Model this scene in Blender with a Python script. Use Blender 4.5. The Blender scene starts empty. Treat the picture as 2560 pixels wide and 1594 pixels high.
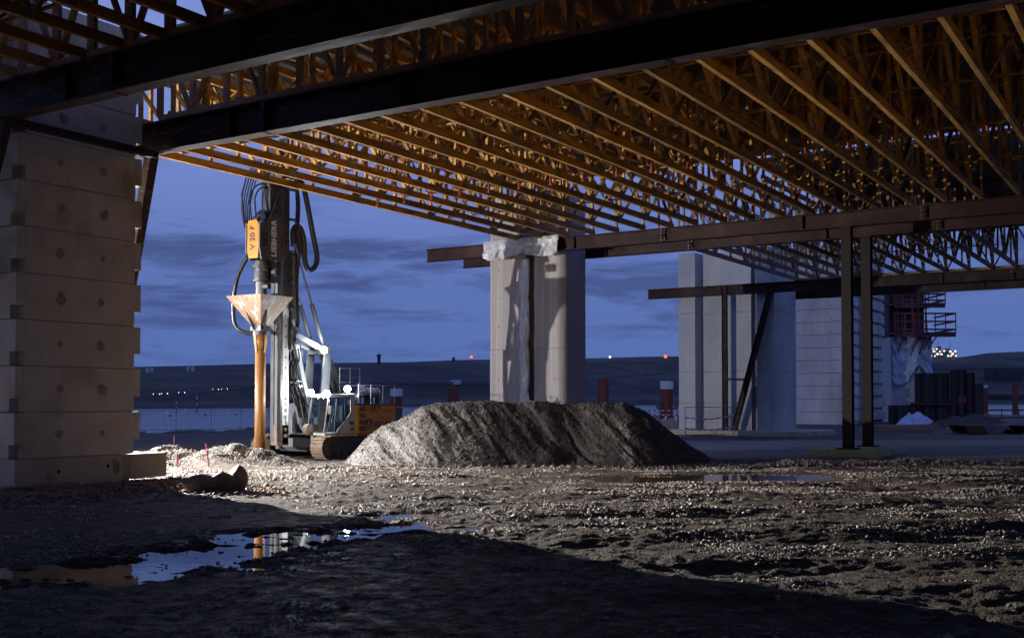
import bpy, math, random
import numpy as np
from mathutils import Vector, Matrix
R = math.radians
random.seed(7)
rng = np.random.default_rng(11)
SC = bpy.context.scene
COL = SC.collection

# ---------------------------------------------------------------- camera
CA, SA = 0.8462, 0.5329          # the structure grid is turned 32.2 degrees to the view
YAW = math.atan2(SA, CA)
HC = 2.5; F = 2729.0; HOR = 1000.0
TILT = R(1.5)
cam_d = bpy.data.cameras.new('camera'); cam = bpy.data.objects.new('camera', cam_d); COL.objects.link(cam)
cam_d.sensor_width = 36; cam_d.lens = 36 * F / 2560
cam_d.shift_y = (HOR - 797 - F * math.tan(TILT)) / 2560
cam_d.clip_end = 12000; cam_d.clip_start = .1
cam.location = (0, 0, HC); cam.rotation_euler = (R(90) + TILT, 0, YAW)
SC.camera = cam

# ---------------------------------------------------------------- sky (dusk)
W = bpy.data.worlds.new('World'); SC.world = W; W.use_nodes = True
nt = W.node_tree; nt.nodes.clear(); N = nt.nodes.new; L = nt.links.new
wo = N('ShaderNodeOutputWorld'); bg = N('ShaderNodeBackground'); L(bg.outputs[0], wo.inputs[0])
tc = N('ShaderNodeTexCoord'); sx = N('ShaderNodeSeparateXYZ'); L(tc.outputs['Generated'], sx.inputs[0])
rp = N('ShaderNodeValToRGB'); L(sx.outputs['Z'], rp.inputs[0])
cr = rp.color_ramp; cr.elements[0].position = 0.0; cr.elements[0].color = (.056, .098, .270, 1)
cr.elements[1].position = 1.0; cr.elements[1].color = (.08, .11, .40, 1)
for p, c in ((.04, (.064, .108, .285, 1)), (.11, (.072, .116, .300, 1)), (.17, (.098, .146, .360, 1)), (.27, (.140, .195, .455, 1)), (.42, (.12, .168, .40, 1))):
    e = cr.elements.new(p); e.color = c
# streaky clouds: noise over direction, stretched sideways
mp = N('ShaderNodeMapping'); mp.inputs['Scale'].default_value = (2.2, 2.2, 14); L(tc.outputs['Generated'], mp.inputs[0])
nz = N('ShaderNodeTexNoise'); nz.inputs['Scale'].default_value = 2.9; nz.inputs['Detail'].default_value = 7; nz.inputs['Roughness'].default_value = .60
nz.inputs['Distortion'].default_value = .35
L(mp.outputs[0], nz.inputs['Vector'])
cl = N('ShaderNodeValToRGB'); L(nz.outputs[0], cl.inputs[0])
cl.color_ramp.elements[0].position = .47; cl.color_ramp.elements[0].color = (0, 0, 0, 1)
cl.color_ramp.elements[1].position = .60; cl.color_ramp.elements[1].color = (1, 1, 1, 1)
band = N('ShaderNodeValToRGB'); L(sx.outputs['Z'], band.inputs[0])
be = band.color_ramp; be.elements[0].position = .03; be.elements[0].color = (.5, .5, .5, 1)
be.elements[1].position = .30; be.elements[1].color = (.12, .12, .12, 1)
for p, v in ((.08, 1.0), (.14, 1.0), (.17, .35)):
    e = be.elements.new(p); e.color = (v, v, v, 1)
mu = N('ShaderNodeMath'); mu.operation = 'MULTIPLY'; L(cl.outputs[0], mu.inputs[0]); L(band.outputs[0], mu.inputs[1])
mu2 = N('ShaderNodeMath'); mu2.operation = 'MULTIPLY'; mu2.inputs[1].default_value = .85; L(mu.outputs[0], mu2.inputs[0])
mx = N('ShaderNodeMix'); mx.data_type = 'RGBA'; L(mu2.outputs[0], mx.inputs[0]); L(rp.outputs[0], mx.inputs[6]); mx.inputs[7].default_value = (.036, .056, .155, 1)
L(mx.outputs[2], bg.inputs[0]); bg.inputs[1].default_value = 1.5
SC.view_settings.view_transform = 'Standard'; SC.view_settings.look = 'None'
SC.view_settings.exposure = 0; SC.view_settings.gamma = 1
SC.cycles.max_bounces = 8; SC.cycles.diffuse_bounces = 5; SC.cycles.glossy_bounces = 3
SC.cycles.sample_clamp_indirect = 4; SC.cycles.caustics_reflective = False; SC.cycles.caustics_refractive = False

# ---------------------------------------------------------------- frames
def CW(lat, d, z=0.0):            # metres right of / ahead of the viewpoint -> world
    return Vector((CA * lat - SA * d, SA * lat + CA * d, z))
def PX(x, y, d):                  # point seen at photo position (x, y) at depth d along the level view axis
    ct, st = math.cos(TILT), math.sin(TILT)
    u = (x - 1280) / F; v = (HOR - F * math.tan(TILT) - y) / F
    t = d / (ct - v * st)
    return CW(u * t, d, HC + t * (v * ct + st))
def XG(x, v):                     # world X of the column seen at photo x on the plane Y = v
    s = (x - 1280) / F
    return v * (CA * s - SA) / (CA + SA * s)
def YG(x, X):                     # world Y of the column seen at photo x on the plane X
    s = (x - 1280) / F
    return X * (CA + SA * s) / (CA * s - SA)

# ---------------------------------------------------------------- mesh collector
class M:
    def __init__(s): s.v = []; s.f = []
    def add(s, vs, fs):
        n = len(s.v); s.v += [tuple(p) for p in vs]; s.f += [tuple(i + n for i in f) for f in fs]; return s
    def box(s, x0, x1, y0, y1, z0, z1):
        return s.add([(x0, y0, z0), (x1, y0, z0), (x1, y1, z0), (x0, y1, z0), (x0, y0, z1), (x1, y0, z1), (x1, y1, z1), (x0, y1, z1)],
                     [(0, 3, 2, 1), (4, 5, 6, 7), (0, 1, 5, 4), (1, 2, 6, 5), (2, 3, 7, 6), (3, 0, 4, 7)])
    def beam(s, p, q, w, h, up=(0, 0, 1)):
        p = Vector(p); q = Vector(q); d = (q - p).normalized(); u = Vector(up)
        if abs(d.dot(u)) > .98: u = Vector((0, 1, 0))
        a = d.cross(u).normalized(); b = a.cross(d).normalized()
        c = []
        for o in (p, q):
            for i, j in ((-1, -1), (1, -1), (1, 1), (-1, 1)): c.append(o + a * i * w / 2 + b * j * h / 2)
        return s.add(c, [(0, 1, 2, 3), (7, 6, 5, 4), (0, 4, 5, 1), (1, 5, 6, 2), (2, 6, 7, 3), (3, 7, 4, 0)])
    def tube(s, pts, r, n=10, cap=True, r2=None):
        pts = [Vector(p) for p in pts]; rings = []; k = len(pts)
        a = None
        for i, p in enumerate(pts):
            d = (pts[min(i + 1, k - 1)] - pts[max(i - 1, 0)]).normalized()
            if a is None:
                u = Vector((0, 0, 1)) if abs(d.z) < .9 else Vector((1, 0, 0)); a = d.cross(u).normalized()
            else: a = (a - d * a.dot(d)).normalized()
            b = a.cross(d)
            rr = r if r2 is None else r + (r2 - r) * i / (k - 1)
            rings.append([p + (a * math.cos(t) + b * math.sin(t)) * rr for t in (2 * math.pi * j / n for j in range(n))])
        vs = [v for rg in rings for v in rg]; fs = []
        for i in range(k - 1):
            for j in range(n): fs.append((i * n + j, i * n + (j + 1) % n, (i + 1) * n + (j + 1) % n, (i + 1) * n + j))
        if cap: fs += [tuple(range(n))[::-1], tuple(range((k - 1) * n, k * n))]
        return s.add(vs, fs)
    def prism(s, poly, e0, e1, ax='z'):
        n = len(poly)
        def P(p, e): return {'z': (p[0], p[1], e), 'y': (p[0], e, p[1]), 'x': (e, p[0], p[1])}[ax]
        vs = [P(p, e0) for p in poly] + [P(p, e1) for p in poly]
        return s.add(vs, [tuple(range(n))[::-1], tuple(range(n, 2 * n))] + [(i, (i + 1) % n, n + (i + 1) % n, n + i) for i in range(n)])
    def hose(s, pts, r, n=10, sub=5):
        P = [Vector(p) for p in pts]; P = [P[0] * 2 - P[1]] + P + [P[-1] * 2 - P[-2]]; out = []
        for i in range(1, len(P) - 2):
            for j in range(sub):
                t = j / sub; p0, p1, p2, p3 = P[i - 1:i + 3]
                out.append(.5 * ((2 * p1) + (p2 - p0) * t + (2 * p0 - 5 * p1 + 4 * p2 - p3) * t * t + (3 * p1 - p0 - 3 * p2 + p3) * t ** 3))
        out.append(P[-2]); return s.tube(out, r, n)
    def cyl(s, c, r, h, n=20, ax=(0, 0, 1)):
        c = Vector(c); return s.tube([c, c + Vector(ax) * h], r, n)
    def ibeam(s, x0, x1, y, z0, z1, fl=.36, tf=.04, tw=.03):      # H section along X
        s.box(x0, x1, y - fl / 2, y + fl / 2, z1 - tf, z1); s.box(x0, x1, y - fl / 2, y + fl / 2, z0, z0 + tf)
        return s.box(x0, x1, y - tw / 2, y + tw / 2, z0 + tf, z1 - tf)

def mk(name, m, mat, parent=None, loc=None, smooth=False, bevel=0):
    me = bpy.data.meshes.new(name)
    off = Vector((0, 0, 0))
    q = parent
    while q is not None and not q.get('_w'): q = q.parent
    if q is not None: off = Vector(q.location)
    elif loc is not None and parent is None: off = Vector(loc)
    me.from_pydata([tuple(Vector(p) - off) for p in m.v], [], m.f)
    me.materials.append(mat)
    if smooth: me.polygons.foreach_set('use_smooth', [True] * len(me.polygons))
    o = bpy.data.objects.new(name, me); COL.objects.link(o)
    if parent is not None: o.parent = parent
    elif loc is not None: o.location = loc
    import bmesh
    bm = bmesh.new(); bm.from_mesh(me); bmesh.ops.recalc_face_normals(bm, faces=bm.faces); bm.to_mesh(me); bm.free()
    if bevel:
        b = o.modifiers.new('bevel', 'BEVEL'); b.width = bevel; b.segments = 2; b.limit_method = 'ANGLE'
    return o
def tag(o, label, cat, group=None):
    o['label'] = label; o['category'] = cat
    if group: o['group'] = group
    return o
def thing(name, label, cat, loc=(0, 0, 0), rz=0, group=None, world=False):
    o = bpy.data.objects.new(name, None); COL.objects.link(o); o.location = loc; o.rotation_euler = (0, 0, rz)
    o.empty_display_size = .3
    if world: o['_w'] = 1
    return tag(o, label, cat, group)
def struct(o): o['kind'] = 'structure'; return o
def stuff(o): o['kind'] = 'stuff'; return o
def dup(root, loc, label=None, rz=None):
    r = root.copy(); COL.objects.link(r); r.location = loc
    if rz is not None: r.rotation_euler = (0, 0, rz)
    if label: r['label'] = label
    for ch in list(root.children):
        c = ch.copy(); COL.objects.link(c); c.parent = r
        for g in ch.children:
            d = g.copy(); COL.objects.link(d); d.parent = c
    return r
ORD = ['first', 'second', 'third', 'fourth', 'fifth', 'sixth', 'seventh', 'eighth', 'ninth', 'tenth', 'eleventh', 'twelfth', 'thirteenth',
       'fourteenth', 'fifteenth', 'sixteenth', 'seventeenth', 'eighteenth', 'nineteenth', 'twentieth', 'twenty-first', 'twenty-second', 'twenty-third', 'twenty-fourth', 'twenty-fifth', 'twenty-sixth']

# ---------------------------------------------------------------- materials
def mat(name, c1, c2=None, scale=3.0, rough=.7, metal=0.0, bump=0.0, bscale=None, stretch=(1, 1, 1), spec=.5, detail=6, lo=.35, hi=.65,
        rnd=0.0, layer=None, coords='Object', rvar=0.0):
    m = bpy.data.materials.new(name); m.use_nodes = True; t = m.node_tree; b = t.nodes['Principled BSDF']
    b.inputs['Roughness'].default_value = rough; b.inputs['Metallic'].default_value = metal; b.inputs['Specular IOR Level'].default_value = spec
    b.inputs['Base Color'].default_value = (*c1, 1)
    tc = t.nodes.new('ShaderNodeTexCoord'); mp = t.nodes.new('ShaderNodeMapping'); mp.inputs['Scale'].default_value = stretch
    t.links.new(tc.outputs[coords], mp.inputs[0]); vec = mp.outputs[0]
    if rnd:
        oi = t.nodes.new('ShaderNodeObjectInfo'); ad = t.nodes.new('ShaderNodeVectorMath'); ad.operation = 'MULTIPLY_ADD'
        t.links.new(oi.outputs['Random'], ad.inputs[0]); ad.inputs[1].default_value = (37, 53, 71); t.links.new(vec, ad.inputs[2]); vec = ad.outputs[0]
    col = None
    if c2 is not None:
        n = t.nodes.new('ShaderNodeTexNoise'); n.inputs['Scale'].default_value = scale; n.inputs['Detail'].default_value = detail
        n.inputs['Roughness'].default_value = .62
        t.links.new(vec, n.inputs['Vector'])
        r = t.nodes.new('ShaderNodeValToRGB'); t.links.new(n.outputs[0], r.inputs[0])
        r.color_ramp.elements[0].position = lo; r.color_ramp.elements[0].color = (*c1, 1)
        r.color_ramp.elements[1].position = hi; r.color_ramp.elements[1].color = (*c2, 1)
        col = r.outputs[0]
        if rvar:
            mr = t.nodes.new('ShaderNodeMapRange'); t.links.new(n.outputs[0], mr.inputs[0]); mr.inputs[1].default_value = .3; mr.inputs[2].default_value = .7
            mr.inputs[3].default_value = rough - rvar; mr.inputs[4].default_value = min(1, rough + rvar); t.links.new(mr.outputs[0], b.inputs['Roughness'])
    if layer:      # (colour, scale, lo, hi) second, larger stain layer
        n2 = t.nodes.new('ShaderNodeTexNoise'); n2.inputs['Scale'].default_value = layer[1]; n2.inputs['Detail'].default_value = 5; t.links.new(vec, n2.inputs['Vector'])
        r2 = t.nodes.new('ShaderNodeMapRange'); t.links.new(n2.outputs[0], r2.inputs[0]); r2.inputs[1].default_value = layer[2]; r2.inputs[2].default_value = layer[3]
        mm = t.nodes.new('ShaderNodeMix'); mm.data_type = 'RGBA'; t.links.new(r2.outputs[0], mm.inputs[0])
        if col: t.links.new(col, mm.inputs[6])
        else: mm.inputs[6].default_value = (*c1, 1)
        mm.inputs[7].default_value = (*layer[0], 1); col = mm.outputs[2]
    if rnd and col:
        hs = t.nodes.new('ShaderNodeHueSaturation'); mr = t.nodes.new('ShaderNodeMapRange'); t.links.new(oi.outputs['Random'], mr.inputs[0])
        mr.inputs[3].default_value = 1 - rnd; mr.inputs[4].default_value = 1 + rnd; t.links.new(mr.outputs[0], hs.inputs['Value']); t.links.new(col, hs.inputs['Color']); col = hs.outputs[0]
    if col: t.links.new(col, b.inputs['Base Color'])
    if bump:
        n3 = t.nodes.new('ShaderNodeTexNoise'); n3.inputs['Scale'].default_value = bscale or scale * 3; n3.inputs['Detail'].default_value = 8; t.links.new(vec, n3.inputs['Vector'])
        bp = t.nodes.new('ShaderNodeBump'); bp.inputs['Strength'].default_value = 1.0; bp.inputs['Distance'].default_value = bump
        t.links.new(n3.outputs[0], bp.inputs['Height']); t.links.new(bp.outputs[0], b.inputs['Normal'])
    return m
def emit(name, c, s):
    m = bpy.data.materials.new(name); m.use_nodes = True; b = m.node_tree.nodes['Principled BSDF']
    b.inputs['Base Color'].default_value = (*c, 1); b.inputs['Emission Color'].default_value = (*c, 1); b.inputs['Emission Strength'].default_value = s
    return m
TIMBER = mat('spruce timber', (.38, .195, .040), (.52, .285, .068), 2.0, .62, bump=.002, bscale=40, stretch=(6, 1, 6), rnd=.34, layer=((.20, .105, .035), .8, .46, .66))
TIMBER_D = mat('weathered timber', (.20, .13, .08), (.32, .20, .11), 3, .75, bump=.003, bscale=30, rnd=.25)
PLATE = mat('galvanised nail plate', (.16, .17, .16), (.26, .27, .25), 12, .5, metal=.5)
STEEL = mat('rusty girder steel', (.022, .009, .008), (.04, .018, .015), 1.6, .5, metal=.1, spec=.3, bump=.004, bscale=14, stretch=(.6, 3, 3), layer=((.085, .078, .078), 3.2, .56, .64), rvar=.12)
STEEL_R = mat('red primed girder steel', (.026, .0050, .0038), (.014, .0036, .0032), 1.3, .6, metal=.0, spec=.25, bump=.002, bscale=20, layer=((.05, .022, .018), .5, .5, .7), rvar=.1)
BOLT = mat('bolt steel', (.35, .33, .32), (.2, .18, .17), 9, .4, metal=.7)
PLY = mat('black film faced plywood', (.018, .017, .018), (.035, .03, .03), 1.5, .35)
PROP = mat('red prop paint', (.22, .014, .009), (.14, .01, .007), 4, .5)
CONC = mat('precast block concrete', (.47, .42, .305), (.57, .515, .385), 1.1, .85, bump=.005, bscale=22, layer=((.27, .235, .17), .8, .50, .74), coords='Object')
CONC_B = mat('stained base concrete', (.34, .30, .21), (.42, .37, .27), 1.2, .85, bump=.006, bscale=12, stretch=(1, 1, .35), layer=((.16, .17, .09), .5, .55, .7))
CONC_P = mat('board marked pier concrete', (.29, .255, .25), (.46, .42, .40), 1.5, .8, bump=.012, bscale=5, stretch=(9, 9, .10), layer=((.27, .25, .235), .25, .45, .7))
CONC_L = mat('smooth pier concrete', (.36, .37, .385), (.46, .46, .46), .7, .8, bump=.003, bscale=14, stretch=(1, 1, .35), layer=((.27, .275, .28), .3, .5, .68))
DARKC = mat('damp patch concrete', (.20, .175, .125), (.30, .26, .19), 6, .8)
HOLE = mat('shadowed recess', (.012, .012, .013), None, rough=.9)
MOSS = mat('mossy footing concrete', (.20, .26, .05), (.42, .42, .22), 2.2, .9, bump=.01, bscale=10)
RUBBLE = mat('reddish rubble', (.13, .085, .06), (.24, .17, .12), 7, .85, bump=.01, bscale=14, coords='Object')
GRAVEL = mat('loose gravel stones', (.050, .038, .030), (.34, .28, .225), 5.5, .62, bump=.004, bscale=60, spec=.6, lo=.3, hi=.72)
PILEG = mat('gravel heap grit', (.038, .033, .030), (.100, .087, .080), 22, .75, bump=.03, bscale=17, lo=.35, hi=.7)
SANDY = mat('pale sandy spoil', (.12, .11, .095), (.22, .205, .18), 5, .8, bump=.02, bscale=16)
WHITEP = mat('white machine paint', (.50, .50, .48), (.40, .39, .36), 2, .45, layer=((.34, .32, .28), 1.5, .6, .75))
GREYP = mat('grey machine paint', (.12, .13, .14), (.16, .165, .175), 2, .45, layer=((.16, .16, .16), 2, .6, .75))
DGREY = mat('charcoal machine paint', (.030, .032, .038), (.050, .052, .058), 3, .45)
BOOMP = mat('dark grey boom paint', (.065, .07, .078), (.09, .095, .10), 2, .5)
ORANGE = mat('orange machine paint', (.80, .36, .03), (.70, .30, .025), 2, .42, layer=((.38, .15, .03), 1.6, .6, .8))
YELLOW = mat('yellow plate paint', (.56, .225, .018), (.46, .18, .015), 3, .45)
INK = mat('dark blue lettering', (.012, .018, .05), None, rough=.5)
WHITEINK = mat('white lettering', (.7, .7, .7), None, rough=.5)
REDINK = mat('red stencil paint', (.55, .04, .02), None, rough=.6)
PINK = mat('pink marker paint', (.24, .012, .055), (.18, .01, .045), 5, .5)
HOSE = mat('black hose rubber', (.014, .014, .015), (.03, .03, .032), 20, .32)
CHROME = mat('polished rod', (.7, .7, .72), None, rough=.18, metal=1)
PIPES = mat('ochre stained steel pipe', (.24, .095, .022), (.40, .20, .045), 2.6, .5, metal=.1, stretch=(1, 1, .25), layer=((.20, .10, .06), .7, .5, .7))
HOPPER = mat('muddy hopper steel', (.17, .095, .05), (.25, .165, .10), 4, .6, stretch=(5, 5, .8), layer=((.30, .30, .30), 1, .5, .65))
TRACK = mat('muddy track steel', (.12, .085, .06), (.22, .16, .11), 8, .7, bump=.01, bscale=20)
RAILM = mat('rail steel', (.30, .31, .32), (.20, .20, .2), 5, .45, metal=.4)
PLASTIC = mat('translucent builders film', (.55, .55, .56), (.42, .42, .44), 4, .28, bump=.015, bscale=6, spec=.7)
BLUEFILM = mat('pale blue sheeting', (.30, .38, .46), (.42, .50, .58), 2, .5, bump=.05, bscale=2.5)
PILER = mat('red brown pile steel', (.17, .028, .020), (.11, .02, .018), 1.5, .6, metal=.1, stretch=(1, 1, .4))
PILEW = mat('white pile cap', (.55, .58, .62), (.48, .5, .54), 2, .6)
SHEET = mat('dark sheet piling', (.022, .014, .014), (.04, .024, .022), 1, .7, stretch=(2, 2, .2))
REDMESH = mat('red formwork steel', (.42, .022, .04), (.30, .018, .03), 3, .6)
DARKT = mat('dark platform boards', (.085, .032, .042), (.11, .055, .06), 3, .8)
SNOW = mat('pale tarpaulin', (.45, .52, .62), (.3, .36, .45), 1.2, .7)
FENCEM = mat('galvanised fence wire', (.17, .18, .20), (.12, .13, .15), 8, .5, metal=.3)
TAPE_R = mat('tape red', (.6, .03, .05), None, rough=.5); TAPE_W = mat('tape white', (.75, .75, .78), None, rough=.5)
HILLM = mat('dusk grassland', (.012, .014, .012), (.060, .062, .044), .035, .95, layer=((.010, .011, .010), .009, .45, .60), detail=11, stretch=(.5, .5, 2.5))
SEAT = mat('cab interior', (.03, .03, .032), None, rough=.6)
def glassmat():
    m = bpy.data.materials.new('cab glass'); m.use_nodes = True; t = m.node_tree; t.nodes.clear()
    o = t.nodes.new('ShaderNodeOutputMaterial'); g = t.nodes.new('ShaderNodeBsdfGlossy'); g.inputs['Roughness'].default_value = .05; g.inputs['Color'].default_value = (.8, .95, 1, 1)
    tr = t.nodes.new('ShaderNodeBsdfTransparent'); tr.inputs['Color'].default_value = (.72, .82, .86, 1)
    fr = t.nodes.new('ShaderNodeFresnel'); fr.inputs['IOR'].default_value = 1.3
    mx = t.nodes.new('ShaderNodeMixShader'); t.links.new(fr.outputs[0], mx.inputs[0]); t.links.new(tr.outputs[0], mx.inputs[1]); t.links.new(g.outputs[0], mx.inputs[2]); t.links.new(mx.outputs[0], o.inputs[0])
    return m
GLASS = glassmat()
LAMPW = emit('lamp glass white', (.9, .95, 1), 90)
LAMPR = emit('beacon red', (1, .07, .01), 5)
LAMPO = emit('beacon white', (1, .95, .8), 5)
LIT = emit('plant lights', (1, .93, .72), 9)
LITO = emit('plant lights amber', (1, .55, .2), 6)

def light(name, loc, power, color=(1, 1, 1), rad=.1, parent=None, spot=None, aim=None, blend=.3):
    d = bpy.data.lights.new(name, 'SPOT' if spot else 'POINT'); d.energy = power; d.color = color; d.shadow_soft_size = rad
    o = bpy.data.objects.new(name, d); COL.objects.link(o); o.location = loc
    if spot:
        d.spot_size = R(spot); d.spot_blend = blend
        o.rotation_euler = (Vector(aim) - Vector(loc)).to_track_quat('-Z', 'Y').to_euler()
    if parent: o.parent = parent
    return o

# ---------------------------------------------------------------- numpy noise
_perm = rng.permutation(4096)
def vnoise(x, y, seed=0):
    xi = np.floor(x).astype(np.int64); yi = np.floor(y).astype(np.int64); xf = x - xi; yf = y - yi
    def h(a, b): return _perm[(_perm[(a + seed * 131) & 4095] + b) & 4095] / 2047.5 - 1
    u = xf * xf * xf * (xf * (xf * 6 - 15) + 10); v = yf * yf * yf * (yf * (yf * 6 - 15) + 10)
    return (h(xi, yi) * (1 - u) + h(xi + 1, yi) * u) * (1 - v) + (h(xi, yi + 1) * (1 - u) + h(xi + 1, yi + 1) * u) * v
def fbm(x, y, o=4, seed=0, g=.5):
    s = 0; a = 1.0
    for i in range(o): s = s + a * vnoise(x, y, seed + i); x = x * 2.03 + 11.7; y = y * 2.03 + 5.3; a *= g
    return s
def sstep(a, b, x): t = np.clip((x - a) / (b - a), 0, 1); return t * t * (3 - 2 * t)
def segd(x, y, pts):
    best = np.full(np.shape(x), 1e9)
    for (ax, ay), (bx, by) in zip(pts[:-1], pts[1:]):
        dx, dy = bx - ax, by - ay; t = np.clip(((x - ax) * dx + (y - ay) * dy) / (dx * dx + dy * dy), 0, 1)
        best = np.minimum(best, np.hypot(x - ax - t * dx, y - ay - t * dy))
    return best
WATER_Z = -3.0
def bank_d(lat):                  # depth at which the site ends and the bank falls to the river
    return np.interp(lat, [-400, -60, -29, -26, -20, -12, 0, 15, 40, 90, 400], [82, 82, 84, 86, 95, 98, 130, 178, 185, 190, 400])
def ground_z(lat, d):
    z = .045 * fbm(lat * .28, d * .28, 3, 1)
    near = 1 - sstep(60, 95, d)
    road = sstep(2.5, 7, lat - 0.25 * (d - 45)) * sstep(43, 46, d - .04 * (lat - 20) * -1) * (1 - sstep(70, 78, d))
    rough = near * (1 - .9 * road)
    z = z * (1 - .85 * road)
    # churned tracks running across the picture, stretched sideways
    z = z + rough * (.040 * fbm(lat * .55 + 3, d * 1.1, 4, 5) + .016 * fbm(lat * 2.6, d * 3.2, 3, 9) + .016 * fbm(lat * 9, d * 9, 3, 13))
    rut = np.sin((d - .12 * lat + .35 * fbm(lat * .12, d * .12, 2, 21)) * 2.3)
    calm = sstep(1.0, -1.5, (lat + 9.66) * .774 + (d - 30.3) * .633)      # worn smooth part on the near side
    z = z * (1 - .55 * calm)
    for off in (0, 1.9):                                              # wheel tracks curving past the heap
        c_ = 37.6 - off - .42 * (lat + 3) + .016 * (lat + 3) ** 2
        t_ = np.exp(-((d - c_) / .26) ** 2) * sstep(-9, -6, lat)
        z = z - t_ * (.085 + .035 * np.sin(lat * 19))
        z = z + .05 * np.exp(-((np.abs(d - c_) - .48) / .16) ** 2) * sstep(-9, -6, lat)
    z = z + .05 * np.exp(-((d - 40.15) / .3) ** 2) * (np.abs(np.sin(lat * 9.5)) ** 2 - .2) * sstep(-6.5, -5, lat) * sstep(5, 3, lat)
    right = sstep(-1, 4, lat) * (1 - sstep(30, 36, d))
    z = z + right * (.035 * rut + .04 * fbm(lat * .22, d * .75, 3, 33))
    # smooth berms at right that throw long shadows
    for (la, da, lw, dw, hh) in ((7.5, 21.2, 5.5, .8, .16), (10, 26.5, 5, .9, .12), (3.5, 24.5, 4, .5, .08), (1.5, 28.5, 5, .6, .07)):
        z = z + hh * np.exp(-((lat - la) / lw) ** 2 - ((d - da - .1 * (lat - la)) / dw) ** 2)
    # strip before the road, right
    z = z + .10 * np.exp(-((d - 42.8) / .9) ** 2) * sstep(8, 11, lat) * (1 + .8 * fbm(lat * 1.1, d * 1.1, 2, 40))
    # spoil mounds beside the rig
    for (la, da, r, hh) in ((-12.6, 43.5, 1.5, .48), (-10.9, 43.8, 1.2, .42), (-14.4, 43.2, 1.4, .32), (-9.6, 43.3, 1.0, .30), (-13.6, 41.6, 1.0, .25), (-11.6, 42.0, 1.0, .22), (-15.5, 41.8, 1.2, .3), (-9.9, 45.2, .8, .34)):
        z = z + hh * (1 + .25 * fbm(lat * 2, d * 2, 2, 51)) * np.exp(-(((lat - la) / r) ** 2 + ((d - da) / (r * .8)) ** 2) ** 1.2)
    # rubble bank at the foot of the block tower
    z = z + .13 * sstep(2.2, .3, segd(lat, d, [(-14.2, 26.6), (-12.3, 27.6), (-10.6, 31.4), (-9.3, 31.6)])) * (1 + .25 * fbm(lat * 2.5, d * 2.5, 2, 61))
    # puddles
    p1 = segd(lat, d, [(-7.2, 15.9), (-6.3, 16.2), (-5.2, 17.6), (-4.2, 19.8)])
    z = z * (1 - .7 * sstep(2.2, .8, p1)) - .11 * sstep(1.7, .5, p1 + .55 * fbm(lat * 1.1, d * 1.1, 4, 71)) + .085 * np.maximum(0, fbm(lat * 2.2, d * 5.2, 4, 72) - .10) * sstep(2.2, 1, p1)
    p2 = segd(lat, d, [(-4.2, 20.2), (-2.6, 21.3), (-2.4, 21.4)])
    z = z * (1 - .6 * sstep(1.8, .5, p2)) - .09 * sstep(1.4, .3, p2 + .35 * fbm(lat * 1.3, d * 1.6, 4, 73)) + .065 * np.maximum(0, fbm(lat * 2.2, d * 6.5, 4, 74) - .05) * sstep(1.8, .8, p2)
    p3 = segd(lat, d, [(-2.9, 23.4), (-2.3, 24.4)])
    z = z - .12 * sstep(.75, .1, p3 + .3 * fbm(lat * 1.3, d * 1.3, 2, 75))
    p4 = segd(lat, d, [(4.4, 35.6), (7.0, 36.0), (9.2, 36.6)])
    z = z * (1 - .85 * sstep(4.2, 1.6, p4)) - .03 * sstep(4.2, 2, p4) - .20 * sstep(2.3, .7, p4 + .3 * fbm(lat * .8, d * .8, 2, 77))
    p5 = segd(lat, d, [(3.2, 26.8), (4.3, 26.6)])
    z = z - .12 * sstep(.5, .1, p5 + .2 * fbm(lat * 1.5, d * 1.5, 2, 79))
    # river bank
    bd = bank_d(lat)
    edge = sstep(-1.5, 9, d - bd + .8 * fbm(lat * .25, d * .25, 3, 91))
    z = z * (1 - edge) + edge * -6.0 + .22 * np.exp(-((d - bd + .6) / 1.3) ** 2) * (.6 + fbm(lat * .9, d * .9, 3, 95))
    return z

# ---------------------------------------------------------------- ground sheet
def grid_mesh(name, xs, ys, zf, material, smooth=True):
    A, B = np.meshgrid(xs, ys); Z = zf(A, B)
    X = CA * A - SA * B; Y = SA * A + CA * B
    v = np.stack([X, Y, Z], -1).reshape(-1, 3); nx, ny = len(xs), len(ys)
    i = np.arange(nx * ny).reshape(ny, nx); q = np.stack([i[:-1, :-1], i[:-1, 1:], i[1:, 1:], i[1:, :-1]], -1).reshape(-1, 4)
    me = bpy.data.meshes.new(name); me.vertices.add(len(v)); me.vertices.foreach_set('co', v.astype(np.float32).ravel())
    me.loops.add(q.size); me.loops.foreach_set('vertex_index', q.astype(np.int32).ravel())
    me.polygons.add(len(q)); me.polygons.foreach_set('loop_start', np.arange(0, q.size, 4, dtype=np.int32)); me.polygons.foreach_set('loop_total', np.full(len(q), 4, dtype=np.int32))
    me.update(calc_edges=True); me.materials.append(material)
    if smooth: me.polygons.foreach_set('use_smooth', [True] * len(me.polygons))
    o = bpy.data.objects.new(name, me); COL.objects.link(o); return o
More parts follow.
